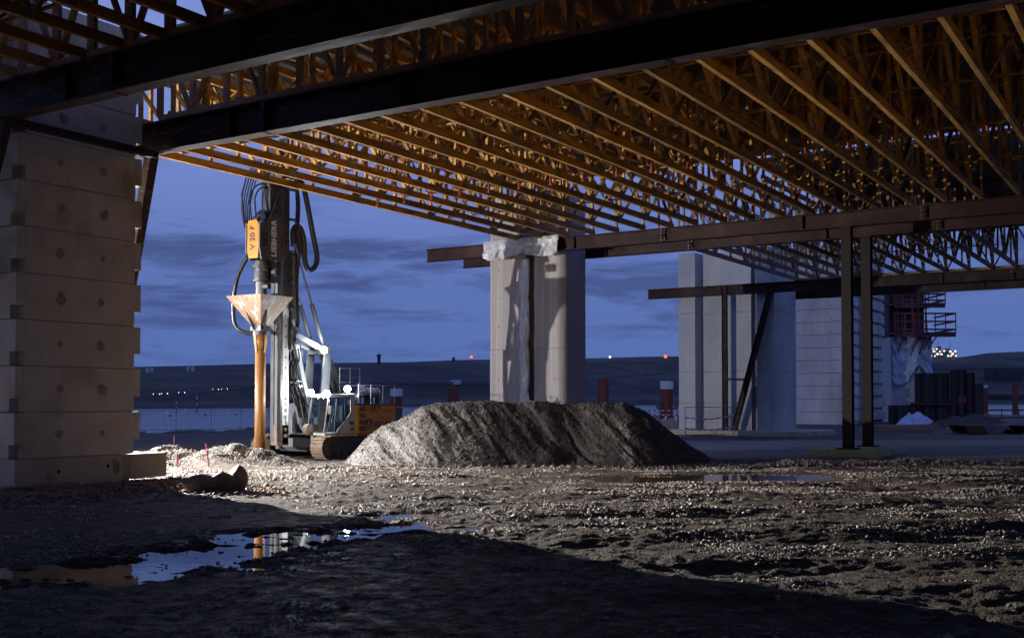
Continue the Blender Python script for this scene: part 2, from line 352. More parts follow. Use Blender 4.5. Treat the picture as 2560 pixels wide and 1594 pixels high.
def groundmat():
    m = bpy.data.materials.new('churned gravel ground'); m.use_nodes = True; t = m.node_tree; b = t.nodes['Principled BSDF']
    tc = t.nodes.new('ShaderNodeTexCoord')
    def noise(s, det=6, st=(1, 1, 1), ro=.6):
        mp = t.nodes.new('ShaderNodeMapping'); mp.inputs['Scale'].default_value = st; t.links.new(tc.outputs['Object'], mp.inputs[0])
        n = t.nodes.new('ShaderNodeTexNoise'); n.inputs['Scale'].default_value = s; n.inputs['Detail'].default_value = det; n.inputs['Roughness'].default_value = ro
        t.links.new(mp.outputs[0], n.inputs['Vector']); return n.outputs[0]
    b.inputs['Specular IOR Level'].default_value = .22
    a = noise(9, 8); r = t.nodes.new('ShaderNodeValToRGB'); t.links.new(a, r.inputs[0])
    r.color_ramp.elements[0].position = .38; r.color_ramp.elements[0].color = (.024, .019, .015, 1)
    r.color_ramp.elements[1].position = .68; r.color_ramp.elements[1].color = (.115, .090, .068, 1)
    c = noise(.35, 4); r2 = t.nodes.new('ShaderNodeMapRange'); t.links.new(c, r2.inputs[0]); r2.inputs[1].default_value = .42; r2.inputs[2].default_value = .62
    mx = t.nodes.new('ShaderNodeMix'); mx.data_type = 'RGBA'; t.links.new(r2.outputs[0], mx.inputs[0]); t.links.new(r.outputs[0], mx.inputs[6]); mx.inputs[7].default_value = (.052, .037, .026, 1)
    t.links.new(mx.outputs[2], b.inputs['Base Color'])
    vor = t.nodes.new('ShaderNodeTexVoronoi'); vor.inputs['Scale'].default_value = 22; t.links.new(tc.outputs['Object'], vor.inputs['Vector'])
    mr = t.nodes.new('ShaderNodeMapRange'); t.links.new(noise(3, 4), mr.inputs[0]); mr.inputs[1].default_value = .35; mr.inputs[2].default_value = .65; mr.inputs[3].default_value = .50; mr.inputs[4].default_value = .9
    t.links.new(mr.outputs[0], b.inputs['Roughness'])
    ad = t.nodes.new('ShaderNodeMath'); ad.operation = 'MULTIPLY_ADD'; t.links.new(vor.outputs['Distance'], ad.inputs[0]); ad.inputs[1].default_value = -.8; t.links.new(noise(14, 8, ro=.7), ad.inputs[2])
    bp = t.nodes.new('ShaderNodeBump'); bp.inputs['Distance'].default_value = .035; t.links.new(ad.outputs[0], bp.inputs['Height']); t.links.new(bp.outputs[0], b.inputs['Normal'])
    return m
def spaced(pts):
    out = []
    for (a, b, s) in pts: out += list(np.arange(a, b, s))
    out.append(pts[-1][1]); return np.array(out)
xs = spaced([(-3600, -600, 600), (-600, -120, 60), (-120, -40, 8), (-40, -20, 1), (-20, 20, .07), (20, 45, .6), (45, 130, 4), (130, 610, 60), (610, 3600, 600)])
ys = spaced([(-300, -60, 60), (-60, 0, 10), (0, 10, 1), (10, 34, .06), (34, 48, .09), (48, 60, .4), (60, 104, .8), (104, 220, 2), (220, 700, 60), (700, 3600, 400)])
GROUND = groundmat()
g = struct(grid_mesh('ground', xs, ys, ground_z, GROUND))

# river
wm = bpy.data.materials.new('river water'); wm.use_nodes = True; t = wm.node_tree; b = t.nodes['Principled BSDF']
b.inputs['Base Color'].default_value = (.02, .03, .06, 1); b.inputs['Roughness'].default_value = .16; b.inputs['IOR'].default_value = 1.33; b.inputs['Specular IOR Level'].default_value = .8
tc = t.nodes.new('ShaderNodeTexCoord'); mp = t.nodes.new('ShaderNodeMapping'); mp.inputs['Scale'].default_value = (.25, .25, 1); n = t.nodes.new('ShaderNodeTexNoise'); n.inputs['Scale'].default_value = 1; n.inputs['Detail'].default_value = 6
t.links.new(tc.outputs['Object'], mp.inputs[0]); t.links.new(mp.outputs[0], n.inputs['Vector']); bp = t.nodes.new('ShaderNodeBump'); bp.inputs['Distance'].default_value = .45; t.links.new(n.outputs[0], bp.inputs['Height']); t.links.new(bp.outputs[0], b.inputs['Normal'])
struct(grid_mesh('river_water', np.array([-3500., 0., 3500.]), np.array([60., 500., 3550.]), lambda a, b: a * 0 + WATER_Z, wm))
# puddles: still water lying in hollows of the ground
pm = bpy.data.materials.new('puddle water'); pm.use_nodes = True; b = pm.node_tree.nodes['Principled BSDF']
b.inputs['Base Color'].default_value = (.045, .028, .014, 1); b.inputs['Roughness'].default_value = .015; b.inputs['IOR'].default_value = 1.45; b.inputs['Specular IOR Level'].default_value = .8
t = pm.node_tree; tc = t.nodes.new('ShaderNodeTexCoord'); n = t.nodes.new('ShaderNodeTexNoise'); n.inputs['Scale'].default_value = 5; n.inputs['Detail'].default_value = 3; t.links.new(tc.outputs['Object'], n.inputs['Vector']); bp = t.nodes.new('ShaderNodeBump'); bp.inputs['Distance'].default_value = .0010; t.links.new(n.outputs[0], bp.inputs['Height']); t.links.new(bp.outputs[0], b.inputs['Normal'])
def puddle(poly, z, lab):
    o = mk('puddle_water', M().prism([tuple(CW(a, b)[:2]) for a, b in poly], z - .03, z), pm); return struct(o)
puddle([(-10.5, 12.8), (-6.0, 12.8), (-2.6, 17.5), (-2.2, 20.1), (-3.3, 21.5), (-4.8, 21.5), (-7.4, 19.2), (-10.5, 18)], -.045, '')
puddle([(-2.19, 20.1), (-.6, 20.0), (-.4, 23.2), (-3.2, 23.2), (-3.3, 21.51)], -.046, '')
puddle([(-3.6, 22.6), (-2.2, 22.8), (-1.5, 25.2), (-3.2, 25.0)], -.051, '')
puddle([(1.4, 32.8), (7, 32.8), (12, 33.6), (12.4, 39.2), (7, 39.3), (1.4, 38.4)], -.072, '')
puddle([(2.6, 26.2), (4.9, 26.0), (4.9, 27.4), (2.6, 27.4)], -.053, '')

# compacted road strip behind the heap, right
RD = mat('packed dirt road', (.10, .095, .09), (.15, .14, .13), .8, .75, bump=.008, bscale=8, stretch=(.5, .5, 1))
def road_z(a, d): return ground_z(a, d) * .15 - .22 * sstep(46.6, 45.6, d) + .085 + .012 * fbm(a * .25, d * 2.2, 2, 111)
struct(grid_mesh('road', np.linspace(5, 70, 66), np.linspace(45.5, 66, 90), road_z, RD))

# ---------------------------------------------------------------- loose stones
def stones(name, lat, d, size, zf, material, sink=.25):
    n = len(lat); base = np.array([(1, 0, 0), (-1, 0, 0), (0, 1, 0), (0, -1, 0), (0, 0, 1), (0, 0, -1)], float)
    fs = np.array([(0, 2, 4), (2, 1, 4), (1, 3, 4), (3, 0, 4), (2, 0, 5), (1, 2, 5), (3, 1, 5), (0, 3, 5)])
    v = base[None] * (1 + .45 * rng.uniform(-1, 1, (n, 6, 1))) + .22 * rng.uniform(-1, 1, (n, 6, 3))
    v[..., 2] *= .7; an = rng.uniform(0, 6.28, n); c, s = np.cos(an)[:, None], np.sin(an)[:, None]
    x = v[..., 0] * c - v[..., 1] * s; y = v[..., 0] * s + v[..., 1] * c
    sz = size[:, None]; wx = (CA * lat - SA * d)[:, None] + x * sz; wy = (SA * lat + CA * d)[:, None] + y * sz
    wz = (zf(lat, d))[:, None] + v[..., 2] * sz + (sz * (.5 - sink))
    P = np.stack([wx, wy, wz], -1).reshape(-1, 3); Fc = (fs[None] + (np.arange(n) * 6)[:, None, None]).reshape(-1, 3)
    me = bpy.data.meshes.new(name); me.vertices.add(len(P)); me.vertices.foreach_set('co', P.astype(np.float32).ravel())
    me.loops.add(Fc.size); me.loops.foreach_set('vertex_index', Fc.astype(np.int32).ravel())
    me.polygons.add(len(Fc)); me.polygons.foreach_set('loop_start', np.arange(0, Fc.size, 3, dtype=np.int32)); me.polygons.foreach_set('loop_total', np.full(len(Fc), 3, dtype=np.int32))
    me.update(calc_edges=True); me.materials.append(material)
    o = bpy.data.objects.new(name, me); COL.objects.link(o); return o
def frustum_pts(n, d0, d1, k=.50, pw=.55):
    d = d0 + (d1 - d0) * rng.random(n) ** (1 / (1 + pw)); lat = (rng.random(n) * 2 - 1) * k * d; return lat, d
la, dd = frustum_pts(190000, 11, 41)
sz = .007 + .019 * rng.random(len(la)) ** 2.6 + .00042 * dd
sz = np.where(rng.random(len(la)) < .03, sz * 2.1, sz)
clump = fbm(la * .8, dd * 1.2, 3, 140) + fbm(la * .2, dd * .4, 2, 145) * .5
keep = (clump > -.1 + .6 * rng.random(len(la))) & (ground_z(la, dd) > -.05)
la, dd, sz = la[keep], dd[keep], sz[keep]
tag(stuff(stones('gravel', la, dd, sz, ground_z, GRAVEL)), 'loose grey brown gravel strewn over the churned ground', 'gravel')
# rubble stones around the tower foot
a_ = rng.random(5200); pts = np.array([(-14.6, 26.2), (-12.0, 27.2), (-10.3, 31.0), (-8.6, 31.6), (-7.2, 30.2)])
seg = rng.integers(0, 4, 5200); lt = pts[seg, 0] + (pts[seg + 1, 0] - pts[seg, 0]) * a_ + rng.normal(0, .65, 5200); dp = pts[seg, 1] + (pts[seg + 1, 1] - pts[seg, 1]) * a_ + rng.normal(0, .8, 5200) - .2
tag(stuff(stones('rubble', lt, dp, (.025 + .06 * rng.random(5200) ** 2), ground_z, RUBBLE)), 'reddish rubble banked against the foot of the block tower', 'rubble')

# ---------------------------------------------------------------- gravel heap
PL = np.array([-7.3, -6.87, -6.0, -4.8, -3.6, -2.8, -1.0, 4.5, 5.4, 7.2, 8.25, 8.9])
PH = np.array([-.15, .02, .95, 1.79, 2.27, 2.42, 2.50, 2.46, 2.08, .80, .12, -.15])
def heap_z(a, d):
    H = np.interp(a, PL, PH); H = H + .09 * fbm(a * .9, a * 0 + 3, 2, 150)
    dc = 44.2 + .25 * np.sin(a * .6)
    across = np.abs(d - dc)
    sl = .72
    z = H - sl * np.maximum(0, across - .35) - .12 * np.exp(-((across - .3) / .5) ** 2)
    # gullies raked down the slope, leaning left
    ph = a * 1.0 + (dc - d) * -.55
    g1 = fbm(ph * 1.6, (d - dc) * .28, 3, 160); g2 = fbm(ph * 4.1, (d - dc) * .6, 2, 165)
    m = sstep(.0, 1.0, across) * sstep(-.1, .5, z)
    z = z + m * (.07 * g1 + .05 * g2 - .13 * np.maximum(0, g1 - .25) - .10 * np.maximum(0, g2 - .35)) + .05 * fbm(a * .8 + 7, d * 1.4, 3, 168) * m
    z = z + .018 * fbm(a * 7, d * 7, 2, 170)
    # scooped hollow on the near side
    z = z - .34 * np.exp(-((a - 2.6) / 1.1) ** 2 - ((d - 41.9) / .9) ** 2) - .2 * np.exp(-((a - .9) / .5) ** 2 - ((d - 42.0) / 1.0) ** 2)
    return z
hp = grid_mesh('gravel_heap', np.arange(-7.6, 9.3, .055), np.arange(39.4, 49.2, .055), lambda a, d: np.where(heap_z(a, d) > -.12, heap_z(a, d), -.5), PILEG)
tag(hp, 'long flat topped heap of dark gravel in front of the concrete pier', 'gravel heap')
la = rng.uniform(-7.2, 9, 26000); dd = rng.uniform(39.9, 45.2, 26000); k = heap_z(la, dd) > .0
tag(stuff(stones('heap_grit', la[k], dd[k], .014 + .028 * rng.random(k.sum()) ** 2, heap_z, PILEG)), 'loose pebbles lying over the slopes of the gravel heap', 'pebbles')
la = rng.uniform(-7.5, 9, 5200); dd = 40.6 + rng.normal(0, .28, 5200) + .02 * la
tag(stuff(stones('heap_toe_stones', la, dd, .03 + .05 * rng.random(5200) ** 2, ground_z, PILEG)), 'clods and stones rolled out along the toe of the gravel heap', 'stones')
la = rng.normal(12.5, 3.5, 5200); dd = 42.9 + rng.normal(0, .5, 5200)
tag(stuff(stones('roadside_gravel', la, dd, .03 + .05 * rng.random(5200) ** 2, ground_z, GRAVEL)), 'ridge of pale pebbles along the near edge of the dirt road', 'gravel')

# spoil stones (pale)
la = np.concatenate([rng.normal(c, .9, 900) for c in (-12.6, -10.9, -14.4, -9.6, -13.6)]); dd = np.concatenate([rng.normal(c, .7, 900) for c in (43.5, 43.8, 43.2, 43.3, 41.6)])
tag(stuff(stones('spoil', la, dd, .018 + .03 * rng.random(len(la)) ** 2, ground_z, SANDY)), 'pale sandy spoil heaped beside the drilling pipe', 'spoil')

# ================================================================ block tower (left)
BZ = 1.245
def block_tower(name, label, x0, x1, y0, y1, nz, h, matb, base=None, z0=0.0, notch=.28, cat='block tower', lod=False):
    r = thing(name, label, cat, ((x0 + x1) / 2, (y0 + y1) / 2, 0), world=True)
    z = z0
    for i in range(nz):
        a, b_ = z + .012, z + h - .012; s = notch
        nh = h * .30                       # height of the corner keyhole
        # body with corner notches low at the near corner and high at the far one
        m = M()
        m.box(x0, x1, y0 + s, y1 - s, a, b_)
        m.box(x0, x1, y0, y0 + s, a + nh, b_)
        m.box(x0, x1, y1 - s, y1, a + h * .32, b_)
        o = mk('block', m, matb, r, bevel=0 if lod else .012)
        z += h
    return r
tw_h = 1.245
TX0, TX1, TY0, TY1 = -30.6, -26.5, 17.42, 21.45
r = thing('block_tower', 'tall left tower of stacked precast concrete blocks beside the steel girders', 'block tower', (-28.5, 19.4, 0), world=True)
zb = .93
m = M().box(TX0 + .02, TX1, TY0 + .02, TY1 - .35, -.6, zb)
mk('core', M().box(TX0 + .1, TX1 - .30, TY0 + .30, TY1 - .30, -.5, 13.2).box(TX0 + .03, TX1 - .03, TY0 + .27, TY1 - .25, .95, 13.2), DARKC, r)  # inner core added to stop light leaking through the block joints
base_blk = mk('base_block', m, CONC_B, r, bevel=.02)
for (yy, zz) in ((18.75, .55), (20.35, .62)): mk('lifting_hole', M().cyl((TX1 + .004, yy, zz), .055, .01, 14, (1, 0, 0)), HOLE, base_blk)
def stain(parent, y, z, ry, rz_, material, name, seed):
    n = 22; c = [(TX1 + .003, y + ry * (1 + .2 * math.sin(3 * t + seed)) * math.cos(t), z + rz_ * (1 + .2 * math.cos(2 * t + seed)) * math.sin(t)) for t in (2 * math.pi * j / n for j in range(n))]
    mk(name, M().add(c, [tuple(range(n))]), material, parent)
MOSSY = mat('green algae stain', (.13, .14, .05), (.22, .20, .12), 9, .9)
stain(base_blk, 20.62, .58, .13, .24, MOSSY, 'algae_stain', 1); stain(base_blk, 18.45, .40, .14, .12, DARKC, 'damp_stain', 2)
mk('damp_stain', M().box(TX1 + .001, TX1 + .004, 20.9, 21.08, -.3, .9), DARKC, base_blk)
nb = 10
for i in range(nb):
    a, b_ = zb + i * tw_h + .012, zb + (i + 1) * tw_h - .012
    m = M(); s = .24; sr = .22; nh = .36
    m.box(TX0, TX1, TY0 + s, TY1 - sr, a, b_)
    m.box(TX0, TX1 - .26, TY0, TY0 + s, a, a + nh); m.box(TX0, TX1, TY0, TY0 + s, a + nh, b_)
    m.box(TX0, TX1, TY1 - sr, TY1, a + .42, b_)
    o = mk('block', m, CONC, r, bevel=.012)
    for yy in (18.75 + .05 * math.sin(i * 3), 20.1 + .05 * math.cos(i * 5)):
        rr = .085 + .022 * ((i * 7 + int(yy)) % 4)
        m = M(); n = 18
        c = [(TX1 + .0025, yy + rr * (1 + .18 * math.sin(3 * t + i)) * math.cos(t), a + .62 + rr * 1.1 * (1 + .15 * math.cos(2 * t + i)) * math.sin(t)) for t in (2 * math.pi * j / n for j in range(n))]
        m.add(c, [tuple(range(n))])
        mk('filled_lifting_socket', m, DARKC, o)
mk('far_corner_block', M().box(TX1 - 1.5, TX1 - .05, TY1 - .30, TY1 + 1.05, .2, .92), CONC_B, r, bevel=.02)

# footing blocks at the far left of the tower
tag(mk('concrete_slab_offcut', M().box(TX1 + .25, TX1 + .75, 16.6, 18.9, .04, .28), RUBBLE, loc=(TX1, 17.5, 0), bevel=.03), 'low brown slab lying in the rubble at the tower foot', 'slab')

# boulders
def boulder(c, sx, sy, sz, seed, lab, rz):
    import bmesh
    bm = bmesh.new(); bmesh.ops.create_icosphere(bm, subdivisions=3, radius=1)
    rr = random.Random(seed); ds = [Vector((rr.uniform(-1, 1), rr.uniform(-1, 1), rr.uniform(-1, 1))).normalized() for _ in range(9)]; hs = [rr.uniform(.55, .85) for _ in ds]
    for v in bm.verts:
        for d_, h_ in zip(ds, hs):
            k = v.co.dot(d_)
            if k > h_: v.co -= d_ * (k - h_) * .92
        v.co += Vector((rr.uniform(-1, 1), rr.uniform(-1, 1), rr.uniform(-1, 1))) * .012
        v.co.x *= sx; v.co.y *= sy; v.co.z *= sz
    me = bpy.data.meshes.new('boulder'); bm.to_mesh(me); bm.free(); me.materials.append(BOULD)
    o = bpy.data.objects.new('boulder', me); COL.objects.link(o); o.location = c; o.rotation_euler = (0, 0, rz); tag(o, lab, 'boulder', 'boulders beside the block tower')
BOULD = mat('brown sandstone', (.16, .105, .07), (.25, .175, .12), 5, .85, bump=.012, bscale=12)
p = PX(498, 1222, 30.2); boulder((p.x, p.y, .22), .52, .30, .26, 3, 'low rounded boulder, leftmost of three beside the rubble', YAW)
p = PX(552, 1214, 30.4); boulder((p.x, p.y, .26), .46, .30, .30, 5, 'middle boulder between the low one and the pointed one', YAW + .2)
p = PX(590, 1210, 30.6); boulder((p.x, p.y, .30), .34, .26, .42, 8, 'upright pointed boulder, rightmost of three by the rubble', YAW - .1)

# ================================================================ girders
ZT = HC + 8.3
GY = {'G0': 16.95, 'G1': 21.9, 'G2': 48.4, 'G2b': 51.75, 'G3': 74.8, 'G3b': 80.7}
def girder(key, x0, x1, dz, lab, material, fl=.42, splices=(-21.8, -9.8)):
    y = GY[key]; r = thing('steel_girder', lab, 'steel girder', (x0, y, ZT - dz), group='steel girders carrying the formwork', world=True)
    mk('beam', M().ibeam(x0, x1, y, ZT - dz, ZT, fl, .045, .03), material, r, bevel=.006)
    for s in splices:
        if not (x0 < s < x1): continue
        m = M()
        for sy in (-1, 1): m.box(s - .055, s - .005, y + sy * (fl / 2 + .012) if sy > 0 else y - fl / 2 - .012, y - .02 if sy < 0 else y + .02, ZT - dz - .012, ZT + .01)
        for sy in (-1, 1): m.box(s + .005, s + .055, y + sy * (fl / 2 + .012) if sy > 0 else y - fl / 2 - .012, y - .02 if sy < 0 else y + .02, ZT - dz - .012, ZT + .01)
        pl = mk('end_plate', m, material, r)
        bm_ = M()
        for zz in (.10, .24, dz - .24, dz - .10):
            for dx in (-.095, .095): bm_.cyl((s + dx, y - .13, ZT - dz + zz), .022, .02, 8, (0, -1, 0)); bm_.cyl((s + dx, y - .13, ZT - dz + zz), .022, .03, 8, (1 if dx > 0 else -1, 0, 0))
        mk('bolts', bm_, BOLT, pl)
    # stiffeners
    k = x0 + 1.2 if dz > .8 else x0 + 9.3
    while k < x1:
        m = M().box(k, k + .02, y - fl / 2 + .02, y - .016, ZT - dz + .046, ZT - .046).box(k, k + .02, y + .016, y + fl / 2 - .02, ZT - dz + .046, ZT - .046)
        mk('stiffener', m, material, r); k += 6.1 if dz > .8 else 11.7
    return r
girder('G0', -37, 12, .96, 'nearest dark steel girder crossing the top left in front of the block tower', STEEL, .44)
girder('G1', -30.4, 12, .90, 'second dark steel girder, running right from the far side of the block tower', STEEL, .44)
girder('G2', -36.0, 8, .68, 'long rusty girder in mid distance passing in front of the rounded pier', STEEL_R, .36)
girder('G2b', -35.9, 8, .68, 'rusty girder just behind the rounded pier, short stub showing left of it', STEEL_R, .36)
girder('G3', -35.0, 8, .72, 'far girder in front of the stepped pale pier with a free left end', STEEL_R, .34)
girder('G3b', -33.4, 8, .72, 'farthest girder behind the stepped pale pier', STEEL_R, .34)
# cross beams and struts at the left tower
r = tag(mk('cross_beam', M().beam((TX1 + .32, 17.2, ZT - 1.02), (TX1 + .32, 21.7, ZT - 1.02), .2, .2), STEEL, loc=(TX1 + .32, 17.2, ZT - 1.1)), 'short steel cross beam lying between the two girders on the tower face', 'steel beam')
tag(mk('raking_strut', M().beam((TX1 - 1.3, 21.9, 5.2), (TX1 - .12, 21.9, ZT - .92), .3, .3), STEEL, loc=(TX1, 21.8, 6.4)), 'dark raking strut behind the right edge of the block tower', 'steel strut')
tag(mk('raking_strut', M().beam((TX1 - 1.2, 16.7, 5.4), (TX1 + .2, 16.95, ZT - .98), .24, .24), STEEL, loc=(TX1, 16.8, 5.4)), 'dark raking strut at the picture edge left of the block tower', 'steel strut')

# ================================================================ timber trusses
TH = 2.75
def truss(L_, n, label, name='timber_truss', group=None, h=TH, plates=True):
    r = thing(name, label, 'timber truss', (0, 0, 0), group=group)
    mk('bottom_chord', M().box(-.065, .065, -.15, L_ + .15, 0, .25), TIMBER, r)
    mk('top_chord', M().box(-.075, .075, -.15, L_ + .15, h - .22, h), TIMBER, r)
    st = L_ / n
    post = diag = diag2 = plate = None
    for i in range(n + 1):
        y = i * st
        if post is None: post = mk('post', M().box(-.048, .048, -.06, .06, .25, h - .22), TIMBER, r); q = post
        else: q = post.copy(); COL.objects.link(q); q.parent = r
        q.location = (0, y, 0)
        if i < n:
            dn = (i % 2 == 0)
            if dn and diag is None: diag = q = mk('diagonal', M().beam((.02, .10, h - .24), (.02, st - .10, .22), .07, .14, (1, 0, 0)), TIMBER, r)
            elif not dn and diag2 is None: diag2 = q = mk('diagonal', M().beam((.02, .10, .22), (.02, st - .10, h - .24), .07, .14, (1, 0, 0)), TIMBER, r)
            else: q = (diag if dn else diag2).copy(); COL.objects.link(q); q.parent = r
            q.location = (0, y, 0)
        if plates and i % 2 == 1:
            if plate is None: plate = q = mk('nail_plate', M().box(-.071, -.066, -.20, .20, .03, .34).box(.066, .071, -.20, .20, .03, .34), PLATE, r)
            else: q = plate.copy(); COL.objects.link(q); q.parent = r
            q.location = (0, y, 0)
    return r
X0, SP = -29.9, 1.40
def nth(k, n):
    return ORD[k]
# span C: G1 -> G2
LC = GY['G2'] - GY['G1']
tC = truss(LC, 10, 'outermost timber truss of the big span, first from the left against open sky', group='timber trusses of the big span')
tC.location = (X0, GY['G1'], ZT)
for k in range(1, 21):
    dup(tC, (X0 + SP * k + random.uniform(-.05, .05), GY['G1'], ZT), '%s timber truss from the left in the big span between second and third girder' % nth(k, 21))
# span A: nearer, over the viewer
LA = 26.0
ka = list(range(0, 11))
tA = dup(tC, (X0, GY['G0'] - LC, ZT), 'leftmost timber truss ending on top of the nearest girder'); tA['group'] = 'timber trusses ending on the nearest girder'
for k in ka[1:]:
    q = dup(tA, (X0 + SP * k, GY['G0'] - LC, ZT), '%s timber truss from the left ending on the nearest girder' % nth(k, 11))
# span D: G2b -> G3
LD = GY['G3'] - GY['G2b']
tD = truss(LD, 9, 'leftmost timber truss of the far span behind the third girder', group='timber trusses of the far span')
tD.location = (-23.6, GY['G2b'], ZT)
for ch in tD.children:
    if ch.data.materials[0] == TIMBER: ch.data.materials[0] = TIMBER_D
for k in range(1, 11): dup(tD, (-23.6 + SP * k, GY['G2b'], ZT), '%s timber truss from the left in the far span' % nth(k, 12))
# short frames over the third girder pair
# lattice edge frames along girders
def edge_frame(x0, x1, y, label):
    r = thing('edge_lattice', label, 'timber lattice', (x0, y, ZT), group='timber lattices standing on the girders')
    Lx = x1 - x0
    mk('sill_beam', M().box(0, Lx, -.06, .06, 0, .16), TIMBER_D, r)
    mk('head_beam', M().box(0, Lx, -.06, .06, TH - .16, TH), TIMBER_D, r)
    n = int(Lx / SP); d1 = d2 = p1 = None
    for i in range(n):
        x = i * SP
        if p1 is None: p1 = q = mk('post', M().box(-.09, .09, -.06, .06, .16, TH - .16), TIMBER_D, r)
        else: q = p1.copy(); COL.objects.link(q); q.parent = r
        q.location = (x, 0, 0)
        if i % 2 == 0:
            if d1 is None: d1 = q = mk('diagonal', M().beam((.1, 0, TH - .2), (SP - .1, 0, .18), .08, .16, (0, 1, 0)), TIMBER_D, r)
            else: q = d1.copy(); COL.objects.link(q); q.parent = r
        else:
            if d2 is None: d2 = q = mk('diagonal', M().beam((.1, 0, .18), (SP - .1, 0, TH - .2), .08, .16, (0, 1, 0)), TIMBER_D, r)
            else: q = d2.copy(); COL.objects.link(q); q.parent = r
        q.location = (x, 0, 0)
    return r
edge_frame(-26.1, 0, GY['G1'] - .13, 'upright timber lattice standing on the second girder')
edge_frame(-31.0, -12, GY['G0'] - .13, 'upright timber lattice standing on the nearest girder')
edge_frame(-23.6, -6, GY['G3'] - .1, 'upright timber lattice standing on the far girder')
# cross bracing rows between trusses
def brace_row(x0, n, y, label, group, h=TH, seed=0):
    r = thing('cross_bracing', label, 'timber bracing', (x0, y, ZT), group=group)
    rr = random.Random(seed); Lx = n * SP
    for zz in (.31, h * .52): mk('batten', M().beam((-.3, .03, zz), (Lx + .3, .03, zz + rr.uniform(-.03, .03)), .09, .05, (0, 0, 1)), TIMBER, r)
    a = b_ = None
    for i in range(n):
        if i % 2 == 0:
            if a is None: a = q = mk('brace', M().beam((.08, -.05, .30), (SP - .08, -.05, h - .35), .035, .09, (0, 1, 0)), TIMBER, r)
            else: q = a.copy(); COL.objects.link(q); q.parent = r
            q.location = (i * SP, 0, 0)
        if i % 2 == 1 or i % 3 == 0:
            if b_ is None: b_ = q = mk('brace', M().beam((.08, .09, h - .35), (SP - .08, .09, .30), .035, .09, (0, 1, 0)), TIMBER, r)
            else: q = b_.copy(); COL.objects.link(q); q.parent = r
            q.location = (i * SP, 0, 0)
    return r
rows = [25.9, 31.2, 36.5, 41.8]
for j, y in enumerate(rows):
    brace_row(X0, 20, y, '%s row of thin cross bracing from the second girder in the big span' % ORD[j], 'rows of cross bracing in the big span', seed=j)
for j, y in enumerate((57.0, 65.0)): brace_row(-23.6, 10, y, '%s row of thin cross bracing from the third girder in the far span' % ORD[j], 'rows of cross bracing in the far span', seed=20 + j)
brace_row(X0, 10, 14.6, 'row of thin cross bracing just before the nearest girder', 'rows of cross bracing by the nearest girder', seed=31)
# red props hanging at midspan
pr = None
for k in range(0, 20):
    x = X0 + .75 + SP * k
    lab = '%s red steel prop from the left at the middle of the big span' % ORD[k]
    if pr is None:
        pr = thing('red_prop', lab, 'steel prop', (x, 35.7, ZT - .12), group='red steel props between the trusses')
        mk('tube', M().cyl((0, 0, 0), .045, TH + .1, 12), PROP, pr); mk('foot_plate', M().box(-.08, .08, -.08, .08, -.02, 0), PROP, pr); mk('collar', M().cyl((0, 0, 1.3), .062, .12, 12), PROP, pr)
    else: dup(pr, (x, 35.7, ZT - .12), lab)

# formwork decks
ZD = ZT + TH
def deck(x0, x1, y0, y1, label, js=5.2):
    r = thing('formwork_deck', label, 'formwork deck', (x0, y0, ZD), group='formwork decks on the trusses')
    mk('deck_panel', M().box(0, x1 - x0, 0, y1 - y0, .16, .30), PLY, r)
    j0 = None; n = int((y1 - y0) / js)
    for i in range(n):
        if j0 is None: j0 = q = mk('joist', M().box(0, x1 - x0, 0, .10, 0, .158), TIMBER, r)
        else: q = j0.copy(); COL.objects.link(q); q.parent = r
        q.location = (0, .3 + i * js, 0)
    return r
deck(-31.2, 30, 24.0, 48.2, 'large black formwork deck over the big span of trusses')
deck(-22.8, 30, 14.2, 23.9, 'black formwork deck over the two near girders')
deck(-31.2, 30, -34, 14.1, 'black formwork deck above the viewer before the nearest girder')
deck(-17.5, 10, 49.4, 76, 'black formwork deck over the far span')
# edge formwork bracket seen high left between tower and deck
r = thing('edge_formwork', 'slanting edge formwork with posts above the girders beside the tower top', 'edge formwork', (-24, 24.2, ZD), world=True)
for k in range(4):
    x = -25.6 + k * .9
    mk('bracket', M().beam((x, 23.2, ZD - .7), (x, 25.0, ZD + .5), .1, .18), TIMBER_D, r); mk('upright', M().box(x - .05, x + .05, 23.6, 23.72, ZD - .9, ZD + 1.5), TIMBER_D, r)
mk('boards', M().add([(-26.2, 23.1, ZD - .6), (-22.6, 23.1, ZD - .6), (-22.6, 25.1, ZD + .8), (-26.2, 25.1, ZD + .8), (-26.2, 23.1, ZD - .56), (-22.6, 23.1, ZD - .56), (-22.6, 25.1, ZD + .84), (-26.2, 25.1, ZD + .84)],
    [(0, 1, 2, 3), (4, 7, 6, 5), (0, 4, 5, 1), (1, 5, 6, 2), (2, 6, 7, 3), (3, 7, 4, 0)]), PLY, r)

def text_obj(s, size, mat_, parent, loc, rot, name='lettering', ext=.004, sx=1.0, bold=0.0):
    c = bpy.data.curves.new(name, 'FONT'); c.body = s; c.size = size; c.extrude = ext; c.offset = bold; c.align_x = 'CENTER'; c.align_y = 'CENTER'; c.space_character = 1.05
    o = bpy.data.objects.new('tmp_text', c); COL.objects.link(o); bpy.context.view_layer.update()
    me = bpy.data.meshes.new_from_object(o.evaluated_get(bpy.context.evaluated_depsgraph_get())); bpy.data.objects.remove(o)
    me.transform(Matrix.Diagonal((sx, 1, 1, 1))); me.materials.clear(); me.materials.append(mat_); me.name = name
    q = bpy.data.objects.new(name, me); COL.objects.link(q); q.location = loc; q.rotation_euler = rot
    if parent: q.parent = parent
    return q

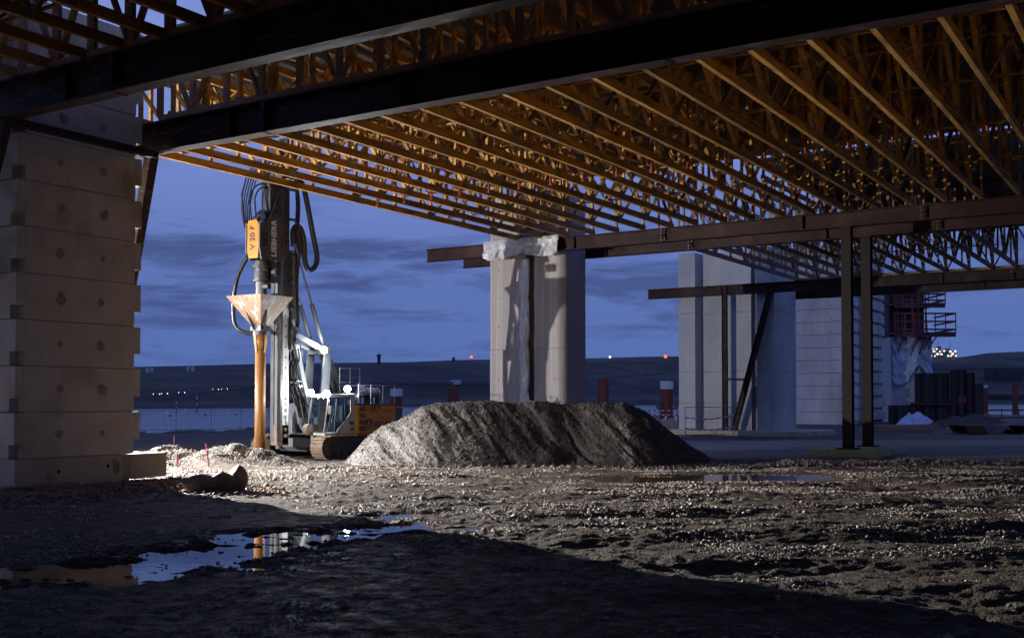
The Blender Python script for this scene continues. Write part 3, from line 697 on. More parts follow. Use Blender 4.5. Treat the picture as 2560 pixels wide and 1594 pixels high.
# ================================================================ support posts with mossy footing
POSTM = mat('brown post steel', (.016, .0085, .0065), (.010, .006, .005), 1.3, .6, spec=.25)
def hpost(x, y, z0, z1, w, lab):
    r = thing('steel_post', lab, 'steel post', (x, y, z0), group='pair of steel posts under the third girder')
    h = z1 - z0
    mk('column', M().box(-w / 2, w / 2, -w / 2, -w / 2 + .03, 0, h).box(-w / 2, w / 2, w / 2 - .03, w / 2, 0, h).box(-.014, .014, -w / 2 + .03, w / 2 - .03, 0, h), POSTM, r)
    mk('base_plate', M().box(-.42, .42, -.42, .42, -.06, 0), POSTM, r); mk('head_plate', M().box(-.3, .3, -.24, .24, h, h + .03), POSTM, r)
    return r
hpost(-13.05, 48.4, .42, ZT - .71, .42, 'nearer steel post of the pair standing on the mossy footing')
hpost(-13.05, 51.75, .42, ZT - .71, .42, 'farther steel post of the pair behind on the same footing')
r = thing('concrete_footing', 'mossy green concrete footing under the two steel posts', 'footing', (-13, 50, 0), world=True)
mk('near_slab', M().box(-14.6, -11.5, 47.3, 49.6, -.1, .36), MOSS, r, bevel=.03); mk('far_slab', M().box(-14.0, -11.6, 50.3, 53.0, -.1, .36), CONC_B, r, bevel=.03)

# ================================================================ rounded pier C
r = thing('bridge_pier', 'rounded concrete bridge pier with board marks behind the gravel heap', 'bridge pier', (-30, 50, 0), world=True)
px0, px1, py0, py1 = -32.3, -27.55, 48.72, 51.45
def pier_poly(x0, x1, y0, y1, rc=.55):
    P = []
    for cx, cy, a0 in ((x1 - rc, y0 + rc, -90), (x1 - rc, y1 - rc, 0), (x0 + rc, y1 - rc, 90), (x0 + rc, y0 + rc, 180)):
        for i in range(7): a = R(a0 + 15 * i); P.append((cx + rc * math.cos(a), cy + rc * math.sin(a)))
    return P
def grooved(y):                   # recess slot in the front face
    P = pier_poly(px0, px1, py0, py1, .5)
    xs_ = XG(1316, py0), XG(1336, py0)
    out = []
    for i, p in enumerate(P):
        out.append(p)
    k = 27                         # after the last left corner point comes the front face
    return out + [(xs_[0] , py0), (xs_[0], py0 + .35), (xs_[1], py0 + .35), (xs_[1], py0)]
z = -.5
for i, zz in enumerate((HC + (1000 - 872) * 57 / F, 10.6, 13.4)):
    mk('lift', M().prism(grooved(0), z + (0 if i == 0 else .02), zz), CONC_P, r); z = zz
dots = M()
for xx in (1247, 1333, 1387, 1437):
    for zz in (1.2, 3.6, 6.4, 7.9, 9.4): 
        if xx < 1400: dots.cyl((XG(xx, py0), py0 - .006, zz), .035, .01, 10, (0, 1, 0))
for yy in (49.8, 50.6):
    for zz in (1.2, 3.6, 6.4, 7.9): dots.cyl((px1 - .004, yy, zz), .035, .01, 10, (1, 0, 0))
mk('tie_holes', dots, HOLE, r)
# plastic film down the slot and over the girder
def film(pts_rows, name, label, amp=.03, seed=0):
    rr = random.Random(seed); m = M(); nr = len(pts_rows); nc = len(pts_rows[0]); vs = [p for row in pts_rows for p in row]
    m.add(vs, [(i * nc + j, i * nc + j + 1, (i + 1) * nc + j + 1, (i + 1) * nc + j) for i in range(nr - 1) for j in range(nc - 1)])
    o = mk(name, m, PLASTIC, loc=vs[0], smooth=True); s = o.modifiers.new('solid', 'SOLIDIFY'); s.thickness = .012; tag(o, label, 'plastic sheet'); return o
rows_ = []
xa, xb = XG(1301, py0), XG(1326, py0)
for i in range(150):
    zz = -.1 + (9.9 + .1) * i / 149; row = []
    pinch = 1 - .25 * max(0, math.sin(zz * 2.6)) ** 6
    for j in range(9):
        t_ = j / 8; n_ = float(vnoise(np.array([t_ * 3 + zz * .7]), np.array([zz * 1.3]), 5)[0]); n2 = float(vnoise(np.array([t_ * 7 + zz]), np.array([zz * 3]), 9)[0])
        row.append(((xa + xb) / 2 + (t_ - .5) * (xb - xa) * pinch + .04 * n_, py0 - .10 - .10 * math.sin(math.pi * t_) - .07 * n_ - .03 * n2, zz))
    rows_.append(row)
film(rows_, 'plastic_strip', 'crumpled plastic film hanging down the slot of the rounded pier')
rows_ = []
gx0, gx1 = XG(1213, 48.1), XG(1399, 48.1)
for i in range(26):
    t_ = i / 25; row = []
    for j in range(100):
        s_ = j / 99; n_ = float(vnoise(np.array([s_ * 16 + t_ * 2]), np.array([t_ * 3 + s_ * 4]), 7)[0]); n2 = float(vnoise(np.array([s_ * 34]), np.array([t_ * 5 + s_ * 9]), 3)[0])
        zz = ZT + .10 - t_ * (.98 + .12 * math.sin(s_ * 9) + .10 * float(vnoise(np.array([s_ * 11.]), np.array([2.5]), 4)[0]))
        row.append((gx0 + (gx1 - gx0) * s_ + .05 * n_ * t_, 48.10 - .10 - .13 * t_ - .11 * n_ * (.3 + t_) - .05 * n2, zz))
    rows_.append(row)
film(rows_, 'plastic_cover', 'crumpled whitish plastic film draped over the girder in front of the rounded pier')

# ================================================================ stepped pier D
y0 = 75.3
r = thing('bridge_pier', 'pale stepped concrete pier behind the far girder', 'bridge pier', (-29, 77, 0), world=True)
PD = [(-32.75, y0), (-31.45, y0), (-31.45, y0 + 1.2), (-29.9, y0 + 1.2), (-29.7, y0 + .7), (-27.4, y0 + .7), (-27.4, y0 + 1.3), (-26.75, y0 + 1.3), (-26.75, y0), (-25.45, y0), (-25.45, 80.2), (-32.75, 80.2)]
zc = 0
for zz in (2.3, 4.6, 8.9, 13.4):
    mk('lift', M().prism(PD, zc + (.02 if zc else -.3), zz), CONC_L, r); zc = zz
dots = M()
for xx in (-32.4, -31.8, -29.0, -28.2, -26.4, -25.8):
    yy = y0 if xx < -31 or xx > -27 else y0 + .7
    for zz in np.arange(.8, 13, 1.1): dots.cyl((xx, yy - .006, zz), .03, .01, 8, (0, 1, 0))
for yy in (76.2, 77.4, 78.6, 79.6):
    for zz in np.arange(.8, 13, 1.1): dots.cyl((-25.454, yy, zz), .03, .01, 8, (1, 0, 0))
mk('tie_holes', dots, HOLE, r)
tag(mk('pier_slab', M().box(-33.6, -22.8, 74.0, 81, -.1, .34), CONC_B, loc=(-29, 77, 0), bevel=.03), 'low concrete slab under the stepped pale pier', 'slab')
def hsec(m, p, q, w):
    p = Vector(p); q = Vector(q); d = (q - p).normalized(); sd = Vector((1, 0, 0)) - d * d.x; sd.normalize()
    for k in (-1, 1): m.beam(p + sd * k * w / 2, q + sd * k * w / 2, .3, .03, tuple(sd))
    m.beam(p, q, .03, w, tuple(sd)); return m
r = thing('steel_trestle', 'brown steel post and leaning strut standing before the pale stepped pier', 'steel trestle', (-28, 74.8, 0), world=True)
mk('post', hsec(M(), (-28.95, 74.8, .34), (-28.95, 74.8, ZT - .74), .32), STEEL_R, r)
mk('strut', hsec(M(), (-28.3, 74.8, .34), (-25.55, 74.8, ZT - .74), .36), STEEL_R, r)
mk('tie', M().beam((-28.8, 74.8, 4.0), (-27.3, 74.8, 4.0), .1, .14), STEEL_R, r)
for xx in (-28.95, -25.5): mk('gusset', M().box(xx - .25, xx + .25, 74.62, 74.98, ZT - .74, ZT - .72).box(xx - .2, xx - .18, 74.62, 74.785, ZT - .7, ZT - .05).box(xx + .18, xx + .2, 74.62, 74.785, ZT - .7, ZT - .05), STEEL_R, r)

# ================================================================ site fences
def fence_panel(p, q, lab, group, h=2.0, z=0.0, blocks=True, lod=False):
    p = Vector(p); q = Vector(q); Lf = (q - p).length; rz = math.atan2((q - p).y, (q - p).x)
    r = thing('fence_panel', lab, 'fence panel', (p.x, p.y, z), rz, group)
    fr = M(); fr.tube([(0, 0, .1), (0, 0, h)], .022, 6); fr.tube([(Lf, 0, .1), (Lf, 0, h)], .022, 6); fr.tube([(0, 0, h), (Lf, 0, h)], .022, 6); fr.tube([(0, 0, .18), (Lf, 0, .18)], .022, 6)
    mk('frame', fr, FENCEM, r)
    w = M()
    for i in range(1, int(Lf / .16)): w.box(i * .16 - .003, i * .16 + .003, -.003, .003, .18, h)
    for k in (.6, 1.0, 1.4, 1.7): w.box(0, Lf, -.004, .004, h * k / 2 - .004, h * k / 2 + .004)
    mk('wire_mesh', w, FENCEM, r)
    mk('foot', M().box(-.35, .35, -.12, .12, 0, .12), CONC_B, r)
    mk('name_plate', M().box(Lf * .78, Lf * .78 + .28, -.012, -.004, h * .66, h * .72), PLATE, r)
    return r
fp = [PX(352, 1085, 83), PX(440, 1084, 84.5), PX(528, 1081, 86.5), PX(603, 1078, 89), PX(672, 1076, 91), PX(745, 1075, 93), PX(820, 1074, 95), PX(892, 1073, 97), PX(962, 1072, 99), PX(1030, 1071, 101), PX(1100, 1070, 103)]
for i in range(len(fp) - 1):
    fence_panel(fp[i].xy.to_3d(), fp[i + 1].xy.to_3d(), '%s wire mesh fence panel from the left along the river bank' % ORD[i], 'wire mesh fence panels along the river bank', h=1.85, z=.05)
# fence panel in front of stepped pier with tape
p = PX(1713, 1075, 72.0); q = PX(1834, 1075, 73.2)
fence_panel(p.xy.to_3d(), q.xy.to_3d(), 'wire fence panel standing before the stepped pale pier', 'wire fence panels by the stepped pier', h=2.0, z=.05)
def ribbon(name, pts, w, parent, label=None, cat=None, group=None):
    m = M(); n = len(pts); m.add([(a.x, a.y, a.z - w / 2) for a in pts] + [(a.x, a.y, a.z + w / 2) for a in pts], [(k_, k_ + 1, n + k_ + 1, n + k_) for k_ in range(n - 1)])
    o = mk(name, m, TAPE_R, parent, loc=None if parent else pts[0]); o.data.materials.append(TAPE_W)
    for k_, f in enumerate(o.data.polygons): f.material_index = k_ % 2
    sd = o.modifiers.new('solid', 'SOLIDIFY'); sd.thickness = .01
    if label: tag(o, label, cat, group)
    return o
for k, (z0, z1) in enumerate(((1.35, 1.5), (.65, .75))):
    pts = []
    for i in range(17):
        v = p.lerp(q, i / 16); v = Vector((v.x, v.y, z0 + (z1 - z0) * i / 16 - .16 * math.sin(math.pi * i / 16))) + CW(0, -.15); pts.append(v)
    ribbon('barrier_tape', pts, .08, None, ('upper', 'lower')[k] + ' red and white barrier tape across the fence before the stepped pier', 'barrier tape', 'barrier tapes on the fence')
# survey stakes
for i, (x, y0_, y1_, x1_) in enumerate(((435, 1121, 1087, 435), (443, 1170, 1131, 443), (523, 1168, 1108, 515))):
    d = HC * F / (y0_ - HOR); a = PX(x, y0_, d); b_ = PX(x1_, y1_, d)
    tag(mk('survey_stake', M().tube([(a.x, a.y, -.1), tuple(b_)], .028, 6), PINK, loc=(a.x, a.y, 0)), ('pink survey stake nearest the river bank, thin and upright', 'short upright pink survey stake beside the tower foot', 'tall leaning pink survey stake by the spoil mounds')[i], 'survey stake', 'pink survey stakes')

# ================================================================ drilling rig
RX, RY = -33.5, 37.3
rig = thing('drilling_rig', 'tall orange and grey crawler drilling rig with lit work lamps beside the gravel heap', 'drilling rig', (RX, RY, 0), R(-90))
# local x: forward, local y: towards the viewer's right
def part(name, m, mt, parent=None, smooth=False, bevel=0):
    return mk(name, m, mt, parent if parent is not None else rig, smooth=smooth, bevel=bevel)
def stadium(x0, x1, r_, zc, n=12):
    P = []
    for i in range(n + 1): a = R(-90 + 180 * i / n); P.append((x1 + r_ * math.cos(a), zc + r_ * math.sin(a)))
    for i in range(n + 1): a = R(90 + 180 * i / n); P.append((x0 + r_ * math.cos(a), zc + r_ * math.sin(a)))
    return P
for sgn in (-1, 1):
    yb = sgn * 1.75
    m = M(); P = stadium(-2.0, 2.0, .44, .48, 10)
    # shoes around the loop
    per = []; 
    for i in range(len(P)):
        a = Vector((P[i][0], P[i][1])); b_ = Vector((P[(i + 1) % len(P)][0], P[(i + 1) % len(P)][1])); Ls = (b_ - a).length; k = max(1, round(Ls / .17))
        for j in range(k): per.append((a.lerp(b_, (j + .5) / k), (b_ - a).normalized()))
    for c, d_ in per:
        nrm = Vector((d_.y, -d_.x))
        cc = c + nrm * .02
        m.beam((cc.x, yb - .33, cc.y), (cc.x, yb + .33, cc.y), .14, .035, (nrm.x, 0, nrm.y)); g_ = c + nrm * .055
        m.beam((g_.x, yb - .33, g_.y), (g_.x, yb + .33, g_.y), .03, .045, (nrm.x, 0, nrm.y))
    tr = part('track', m, TRACK)
    mk('track_belt', M().prism(stadium(-2.0, 2.0, .42, .48, 10), yb - .16, yb + .16, 'y'), TRACK, tr)
    fr = M().box(-1.9, 1.9, yb - .27, yb + .27, .28, .68); 
    mk('track_frame', fr, DGREY, tr)
    for xx in (-2.0, 2.0): mk('sprocket', M().cyl((xx, yb - .24, .48), .33, .48, 20, (0, 1, 0)), TRACK, tr)
    for i in range(7): mk('roller', M().cyl((-1.5 + .5 * i, yb - .26, .2), .12, .52, 12, (0, 1, 0)), DGREY, tr)
cb = part('carbody', M().prism([(-1.3, .25), (1.5, .25), (1.75, .45), (1.75, .85), (-1.3, .85)], -1.45, 1.45, 'y'), GREYP, bevel=.02)
mk('warning_triangle', M().prism([(-.09, .6), (.09, .6), (0, .74)], 1.752, 1.758, 'x'), YELLOW, cb)
mk('lug_box', M().box(1.5, 1.95, -1.1, -.95, .35, 1.1).box(1.5, 1.95, .95, 1.1, .35, 1.1), GREYP, cb)
part('turntable', M().cyl((0, 0, .85), .85, .14, 32), DGREY)
part('deck_plate', M().box(-2.9, 1.9, -1.5, 1.9, .99, 1.04), GREYP)
part('walkway', M().box(-.4, 2.3, 1.9, 2.35, .95, .99), TIMBER_D)
part('wheel_guard', M().cyl((2.2, .9, 1.25), .24, .25, 18, (0, 1, 0)), TRACK)
# engine house
eh = part('engine_house', M().box(-2.75, .08, .55, 1.9, .98, 2.28), ORANGE, bevel=.03)
for i in range(4):
    z = 1.15 + .29 * i; mk('step', M().box(-.55, -.15, 1.87, 1.96, z, z + .035), DGREY, eh); mk('step_shade', M().box(-.56, -.14, 1.895, 1.903, z + .036, z + .2), mat('shaded orange', (.25, .09, .015), None), eh)  # flat plates in darker orange paint the shade of recesses above the steps
for x_ in (-1.45, -2.45):
    for zz in (1.93, 1.99, 2.05): mk('vent_slat', M().box(x_, x_ + .62, 1.9, 1.915, zz, zz + .02), mat('vent brown', (.30, .10, .02), None), eh)
mk('door_seam', M().box(-.71, -.70, 1.899, 1.904, 1.03, 2.24).box(-1.68, -1.67, 1.899, 1.904, 1.03, 2.24), INK, eh)
for x_ in (-1.58, -1.83): mk('latch', M().box(x_, x_ + .1, 1.90, 1.915, 1.66, 1.74), DGREY, eh)
mk('roof_ledge', M().box(-2.78, .05, .50, 1.93, 2.285, 2.34), DGREY, eh)
RY_ = (R(90), 0, R(180))
text_obj('LRB 16', .24, INK, eh, (-1.25, 1.905, 2.16), RY_, sx=1.05, bold=.006)
text_obj('HOCHTIEF', .35, INK, eh, (-1.84, 1.905, 1.40), RY_, sx=.80, bold=.008)
lg = mk('logo_panel', M().box(-.83, -.40 - .0, 1.900, 1.906, 1.22, 1.66), mat('logo blue', (.02, .06, .22), None, rough=.5), eh)
lg.location = (-.20, 0, 0)
mk('logo_triangle', M().prism([(-.985, 1.32), (-.645, 1.32), (-.815, 1.61)], 1.908, 1.912, 'y').prism([(-.985, 1.26), (-.645, 1.26), (-.645, 1.29), (-.985, 1.29)], 1.908, 1.912, 'y'), ORANGE, eh)
mk('logo_drop', M().prism([(-.855, 1.35), (-.775, 1.35), (-.815, 1.46)], 1.913, 1.916, 'y'), mat('logo blue mark', (.02, .06, .22), None), eh)
# grey housing on the far side
gh = part('side_housing', M().prism([(-2.7, 1.0), (1.35, 1.0), (1.35, 1.75), (1.0, 2.35), (-2.7, 2.35)], -1.9, -.72, 'y'), GREYP, bevel=.025)
mk('housing_panel', M().box(1.352, 1.36, -1.8, -.9, 1.1, 1.5), DGREY, gh)
mk('edge_strip', M().beam((1.37, -1.9, 1.75), (1.02, -1.9, 2.36), .05, .04), ORANGE, gh)
part('counterweight', M().prism([(-1.9, -3.25), (1.9, -3.25), (1.9, -2.8), (-1.9, -2.8)], 0, 1, 'z').box(0, 0.001, 0, .001, 0, .001), GREYP) if False else None
part('counterweight', M().box(-3.3, -2.78, -1.85, 1.85, .98, 2.2), GREYP, bevel=.05)
part('machinery_bay', M().box(-2.7, .6, -.72, .55, 1.0, 1.9), DGREY)
# cab
cab = thing_cab = part('cab', M().box(.12, 2.1, .86, 1.88, 1.0, 1.10), WHITEP, bevel=.02)
yo = 1.88
mk('rear_panel', M().prism([(.12, 1.1), (1.30, 1.1), (1.18, 1.30), (.62, 1.72), (.40, 1.95), (.40, 2.62), (.12, 2.62)], yo - .06, yo, 'y'), WHITEP, cab, bevel=.012)
mk('roof', M().prism([(.12, 2.62), (1.80, 2.62), (1.86, 2.68), (1.7, 2.78), (.16, 2.78)], .86, yo, 'y'), WHITEP, cab, bevel=.03)
mk('far_panel', M().prism([(.12, 1.1), (1.2, 1.1), (.5, 1.7), (.3, 2.62), (.12, 2.62)], .86, .9, 'y'), WHITEP, cab)
mk('back_wall', M().box(.12, .16, .9, yo - .06, 1.1, 2.62), DGREY, cab)
fr = M()
for yy in (.89, yo - .03): fr.beam((2.10, yy, 1.1), (1.80, yy, 2.64), .06, .07)
fr.beam((1.42, yo - .03, 1.1), (1.30, yo - .03, 2.62), .05, .09); fr.beam((.74, yo - .03, 1.62), (.74, yo - .03, 2.62), .05, .06)
fr.beam((2.10, .89, 1.12), (2.10, yo - .03, 1.12), .06, .06)
mk('window_frame', fr, DGREY, cab)
mk('windscreen', M().add([(2.115, .92, 1.14), (2.115, yo - .06, 1.14), (1.825, yo - .06, 2.60), (1.825, .92, 2.60)], [(0, 1, 2, 3)]), GLASS, cab)
mk('door_glass', M().prism([(2.03, 1.14), (1.30, 1.14), (.62, 1.75), (.43, 1.98), (.43, 2.6), (1.75, 2.6)], yo - .022, yo - .018, 'y'), GLASS, cab)
mk('seat', M().box(.55, 1.05, 1.1, 1.6, 1.1, 1.55).box(.45, .6, 1.12, 1.58, 1.5, 2.3), SEAT, cab, bevel=.05)
mk('control_desk', M().box(1.45, 1.8, 1.0, 1.2, 1.1, 1.75).beam((1.5, 1.6, 1.3), (1.4, 1.6, 1.9), .05, .05), SEAT, cab)
mk('red_grips', M().beam((1.25, 1.55, 1.45), (1.22, 1.55, 1.75), .07, .07).beam((1.55, 1.5, 1.3), (1.5, 1.5, 1.5), .07, .07), PROP, cab)
mk('side_vents', M().box(.2, .5, yo + .001, yo + .008, 1.42, 1.56).box(.2, .42, yo + .001, yo + .008, 1.18, 1.30), DGREY, cab)
mk('mirror', M().box(2.0, 2.06, 2.0, 2.22, 1.9, 2.25), DGREY, cab, bevel=.02)
mk('mirror_arm', M().tube([(1.85, yo, 2.5), (2.03, 2.1, 2.45), (2.03, 2.1, 2.2)], .015, 6), DGREY, cab)
# railings
def rail(pts, posts, name):
    m = M(); m.tube(pts, .018, 6, True)
    for p_, z0 in posts: m.tube([(p_[0], p_[1], z0), p_], .018, 6)
    return part(name, m, RAILM)
rail([(-.2, .7, 3.95), (-1.6, .7, 3.95)], [((-.2, .7, 3.95), 2.3), ((-.9, .7, 3.95), 2.3), ((-1.6, .7, 3.95), 2.3)], 'guard_rail')
rail([(-.2, .7, 3.3), (-.9, .7, 3.3)], [((-.2, .7, 3.3), 2.8)], 'guard_rail')
rail([(-.15, 1.85, 3.2), (-2.7, 1.85, 3.2), (-2.7, -1.7, 3.2)], [((-.15, 1.85, 3.2), 2.3), ((-1.0, 1.85, 3.2), 2.3), ((-1.85, 1.85, 3.2), 2.3), ((-2.7, 1.85, 3.2), 2.3), ((-2.7, 0, 3.2), 2.3), ((-2.7, -1.7, 3.2), 2.3)], 'guard_rail')
rail([(.9, -1.8, 3.1), (-2.6, -1.8, 3.1)], [((.9, -1.8, 3.1), 2.35), ((-.8, -1.8, 3.1), 2.35), ((-2.6, -1.8, 3.1), 2.35)], 'guard_rail')
# engine gear on the roof
ex = part('exhaust_unit', M().tube([(-1.0, 1.2, 2.85), (-2.2, 1.2, 2.85)], .24, 18), CHROME, smooth=False)
mk('stack', M().tube([(-1.15, 1.2, 2.34), (-1.15, 1.2, 2.75)], .10, 12).tube([(-1.9, 1.25, 2.34), (-1.9, 1.25, 2.7)], .07, 12), CHROME, ex)
mk('elbow', M().tube([(-.95, 1.3, 2.9), (-.75, 1.35, 2.85), (-.7, 1.35, 2.6), (-.72, 1.35, 2.34)], .09, 12), CHROME, ex)
mk('clamps', M().tube([(-1.2, 1.2, 2.85), (-1.26, 1.2, 2.85)], .26, 18).tube([(-1.95, 1.2, 2.85), (-2.01, 1.2, 2.85)], .26, 18), DGREY, ex)
part('air_filter', M().tube([(.0, 1.35, 2.62), (-.4, 1.35, 2.62)], .2, 18), WHITEP)
part('gauge', M().cyl((-.75, 1.5, 3.12), .09, .05, 14, (.8, .6, 0)), CHROME)
part('roof_box', M().box(-2.5, -.5, .6, 1.1, 2.34, 2.75), DGREY)
# boom
bm_ = M()
for yy in (-.5, .5):
    bm_.prism([(.6, 1.0), (1.0, 1.2), (1.0, 1.7), (.62, 4.5), (.5, 4.95), (.25, 4.95), (.2, 4.5), (.35, 2.6), (.2, 1.2)], yy - .05, yy + .05, 'y')
bm_.box(.2, .7, -.45, .45, 4.55, 4.75).box(.0, .6, -.45, .45, 2.4, 2.6)
boom = part('boom', bm_, BOOMP, bevel=.01)
mk('boom_ram', M().tube([(-.9, 0, 1.6), (-.2, 0, 3.1)], .11, 14), DGREY, boom)
# the parallel arms to the mast
for yy in (-.38, .30):
    part('link_arm', M().beam((1.15, yy, 1.45), (2.25, yy, 5.05), .14, .22), GREYP, bevel=.01)
    part('upper_arm', M().beam((.45, yy, 4.75), (2.25, yy, 5.35), .14, .24), GREYP, bevel=.01)
    st = part('backstay', M().tube([(.4, yy, 4.8), (1.22, yy, 6.75)], .10, 14), DGREY)
    mk('rod', M().tube([(1.22, yy, 6.75), (2.3, yy, 9.3)], .045, 12), CHROME, st)
part('slanting_beam', M().beam((.3, .1, 4.7), (-1.1, .1, 2.5), .5, .28), DGREY, bevel=.01)
# mast
mb0, mb1 = -.45, .10
GREYD = mat('worn rail steel', (.13, .135, .14), (.075, .075, .075), 3, .45, metal=.3, stretch=(1, 1, .3))
mast = part('mast', M().box(2.42, 2.86, mb0 + .04, mb1, 1.45, 13.2), DGREY, bevel=.01)
mk('guide_rails', M().box(2.86, 2.94, mb0 - .03, mb0 + .16, .72, 13.0).box(2.86, 2.94, mb1 - .19, mb1 + .03, .72, 13.0), GREYD, mast)
mk('rail_infill', M().box(2.862, 2.90, mb0 + .17, mb1 - .20, 1.3, 13.0), GREYP, mast)
mk('mast_foot', M().box(2.42, 2.93, mb0 - .02, mb1 + .02, .55, 1.45), HOPPER, mast, bevel=.02)
mk('side_plate', M().box(2.46, 2.82, mb1 + .001, mb1 + .02, .6, 6.9), WHITEP, mast)
h_ = M()
for i in range(26): h_.cyl((2.64, mb1 + .021, 1.2 + i * .45), .045, .004, 12, (0, 1, 0))
mk('pin_holes', h_, HOLE, mast)
sm = M()
for i in range(7): sm.box(2.52 + .04 * (i % 2), 2.74 - .03 * (i % 3), mb1 + .0205, mb1 + .024, .9 + i * .27, 1.05 + i * .27)
mk('mud_smears', sm, TRACK, mast)
mk('rear_channel', M().box(1.95, 2.36, mb0 + .1, mb1 - .1, 4.6, 9.0), GREYP, mast, bevel=.01)
mk('mast_bracket', M().box(1.98, 2.5, mb0 - .15, mb1 + .22, 4.7, 5.7), DGREY, mast, bevel=.02)
mk('pivot_pin', M().cyl((2.2, mb1 + .2, 5.05), .14, .12, 16, (0, 1, 0)), CHROME, mast); mk('pivot_pin', M().cyl((2.2, mb1 + .2, 5.45), .08, .12, 16, (0, 1, 0)), CHROME, mast)
hb = M().box(1.9, 3.2, mb0 - .1, mb1 + .15, 13.0, 13.35).cyl((2.2, -.35, 13.5), .28, .1, 18, (0, 1, 0)).cyl((2.95, -.35, 13.45), .24, .1, 18, (0, 1, 0)).tube([(2.5, -.1, 13.3), (2.5, -.1, 14.1)], .03, 6).box(2.2, 2.6, -.4, .1, 13.35, 13.9)
mk('mast_head', hb, DGREY, mast)
mk('hoist_rope', M().tube([(3.08, -.3, 13.4), (3.7, -.3, 10.9)], .015, 5).tube([(3.12, .0, 13.4), (3.72, .0, 10.9)], .015, 5), HOSE, mast)
# vibrator head
vh = part('drive_head', M().prism([(2.98, 8.42), (4.3, 8.42), (4.42, 8.9), (4.42, 9.9), (4.05, 10.05), (3.62, 10.45), (3.45, 10.75), (3.28, 10.55), (2.98, 9.9)], .30, .36, 'y'), DGREY, bevel=.01)
mk('far_side_plate', M().prism([(2.98, 8.42), (4.3, 8.42), (4.42, 8.9), (4.42, 9.9), (4.05, 10.05), (3.62, 10.45), (3.45, 10.75), (3.28, 10.55), (2.98, 9.9)], -.44, -.38, 'y'), DGREY, vh)
mk('core', M().box(3.0, 4.3, -.37, .29, 8.5, 9.7), DGREY, vh)
mk('yellow_front', M().prism([(-.36, 8.75), (-.26, 8.45), (.26, 8.45), (.30, 8.9), (.30, 9.86), (.18, 10.06), (-.28, 10.06), (-.36, 9.9)], 4.43, 4.47, 'x'), YELLOW, vh, bevel=.01)
hv = M()
for i in range(5): hv.hose([(2.9 + .12 * i, -.62 - .05 * i, 12.9), (3.5 + .1 * i, -.72 - .05 * i, 12.2), (3.9 + .08 * i, -.75 - .05 * i, 11.0), (4.1 + .04 * i, -.62 - .03 * i, 9.9), (4.05, -.5, 9.2)], .028, 6)
for i in range(4): hv.hose([(2.95, .14 + .03 * i, 11.6 - .25 * i), (3.3, .3 + .05 * i, 11.3 - .2 * i), (3.6, .34, 10.7 - .1 * i), (3.75 + .1 * i, .2, 10.1)], .03, 6)
mk('head_hoses', hv, HOSE, vh)
mk('edge_bars', M().beam((4.44, .33, 8.9), (4.44, .33, 9.95), .05, .05).beam((4.44, .33, 8.9), (4.32, .33, 8.42), .05, .05).beam((4.44, -.44, 8.7), (4.44, -.44, 9.95), .05, .05), GREYP, vh)
mk('side_opening', M().prism([(4.1, 8.95), (4.32, 8.95), (4.32, 9.6), (4.1, 9.6), (4.0, 9.5), (4.0, 9.05)], .362, .368, 'y'), HOLE, vh)
mk('slot', M().box(3.12, 3.2, .362, .37, 9.0, 9.5), HOLE, vh)
text_obj('LIEBHERR', .40, WHITEINK, vh, (3.62, .368, 9.35), (R(90), R(-90), R(180)), bold=.012, sx=.88)
text_obj('V 20 F', .36, INK, vh, (4.475, -.04, 9.32), (R(90), R(-90), R(90)), bold=.01, sx=1.0)
hm = M(); 
for i in range(8): y_ = -.34 + i * .08; hm.tube([(4.1 - .05 * (i % 3), y_, 10.0), (4.12, y_, 10.25 + .05 * (i % 4)), (3.9, y_, 10.45 + .06 * (i % 3)), (3.5, y_ * .6, 10.35), (3.3, y_ * .5, 10.0)], .026, 6)
mk('valve_hoses', hm, HOSE, vh)
mk('valve_block', M().box(3.5, 4.1, -.3, .2, 9.75, 10.1).box(3.6, 3.8, -.25, .05, 10.1, 10.4).cyl((4.2, -.3, 10.05), .06, .16, 10).cyl((4.2, -.1, 10.05), .05, .14, 10), CHROME, vh)
hm = M()
def arc(cx, cy, zc, rx, rz_, lo, hi_, dy=0, n=16): return [(cx + rx * math.cos(R(lo + (hi_ - lo) * i / n)), cy + dy * i / n, zc + rz_ * math.sin(R(lo + (hi_ - lo) * i / n))) for i in range(n + 1)]
hm.tube([(4.28, -.3, 10.1)] + arc(3.6, -.5, 11.0, .62, .75, 0, 180, .4) + [(2.95, -.1, 10.4)], .035, 8)
hm.tube([(4.1, -.2, 10.1)] + arc(3.6, -.35, 11.0, .46, .6, 0, 180, .3) + [(3.1, .0, 10.3)], .035, 8)
hm.tube([(4.35, -.7, 10.1), (4.42, -.75, 11.2), (4.2, -.7, 12.0), (3.4, -.55, 12.6), (2.9, -.4, 12.9)], .035, 8)
mk('supply_hoses', hm, HOSE, vh)
mk('hose_sheath', M().box(3.05, 3.5, -.5, .0, 10.5, 11.9), DGREY, vh)
# motors under the head and clamp
mo = part('clamp_unit', M().cyl((3.85, -.15, 7.55), .30, .85, 22).cyl((3.85, -.15, 8.1), .38, .12, 22).cyl((3.85, -.15, 7.5), .36, .08, 22).box(3.3, 3.6, -.35, .15, 7.5, 8.4), DGREY)
mk('flange_bolts', M().cyl((3.85, -.15, 7.98), .34, .05, 22).cyl((3.85, -.15, 7.6), .35, .03, 22), CHROME, mo)
mk('motor', M().cyl((3.5, .18, 7.95), .16, .3, 16, (0, 1, 0)), DGREY, mo); mk('motor', M().cyl((3.95, .12, 7.3), .12, .3, 16, (0, 1, 0)), DGREY, mo)
mk('neck', M().cyl((3.85, -.15, 6.6), .24, .9, 20), GREYP, mo)
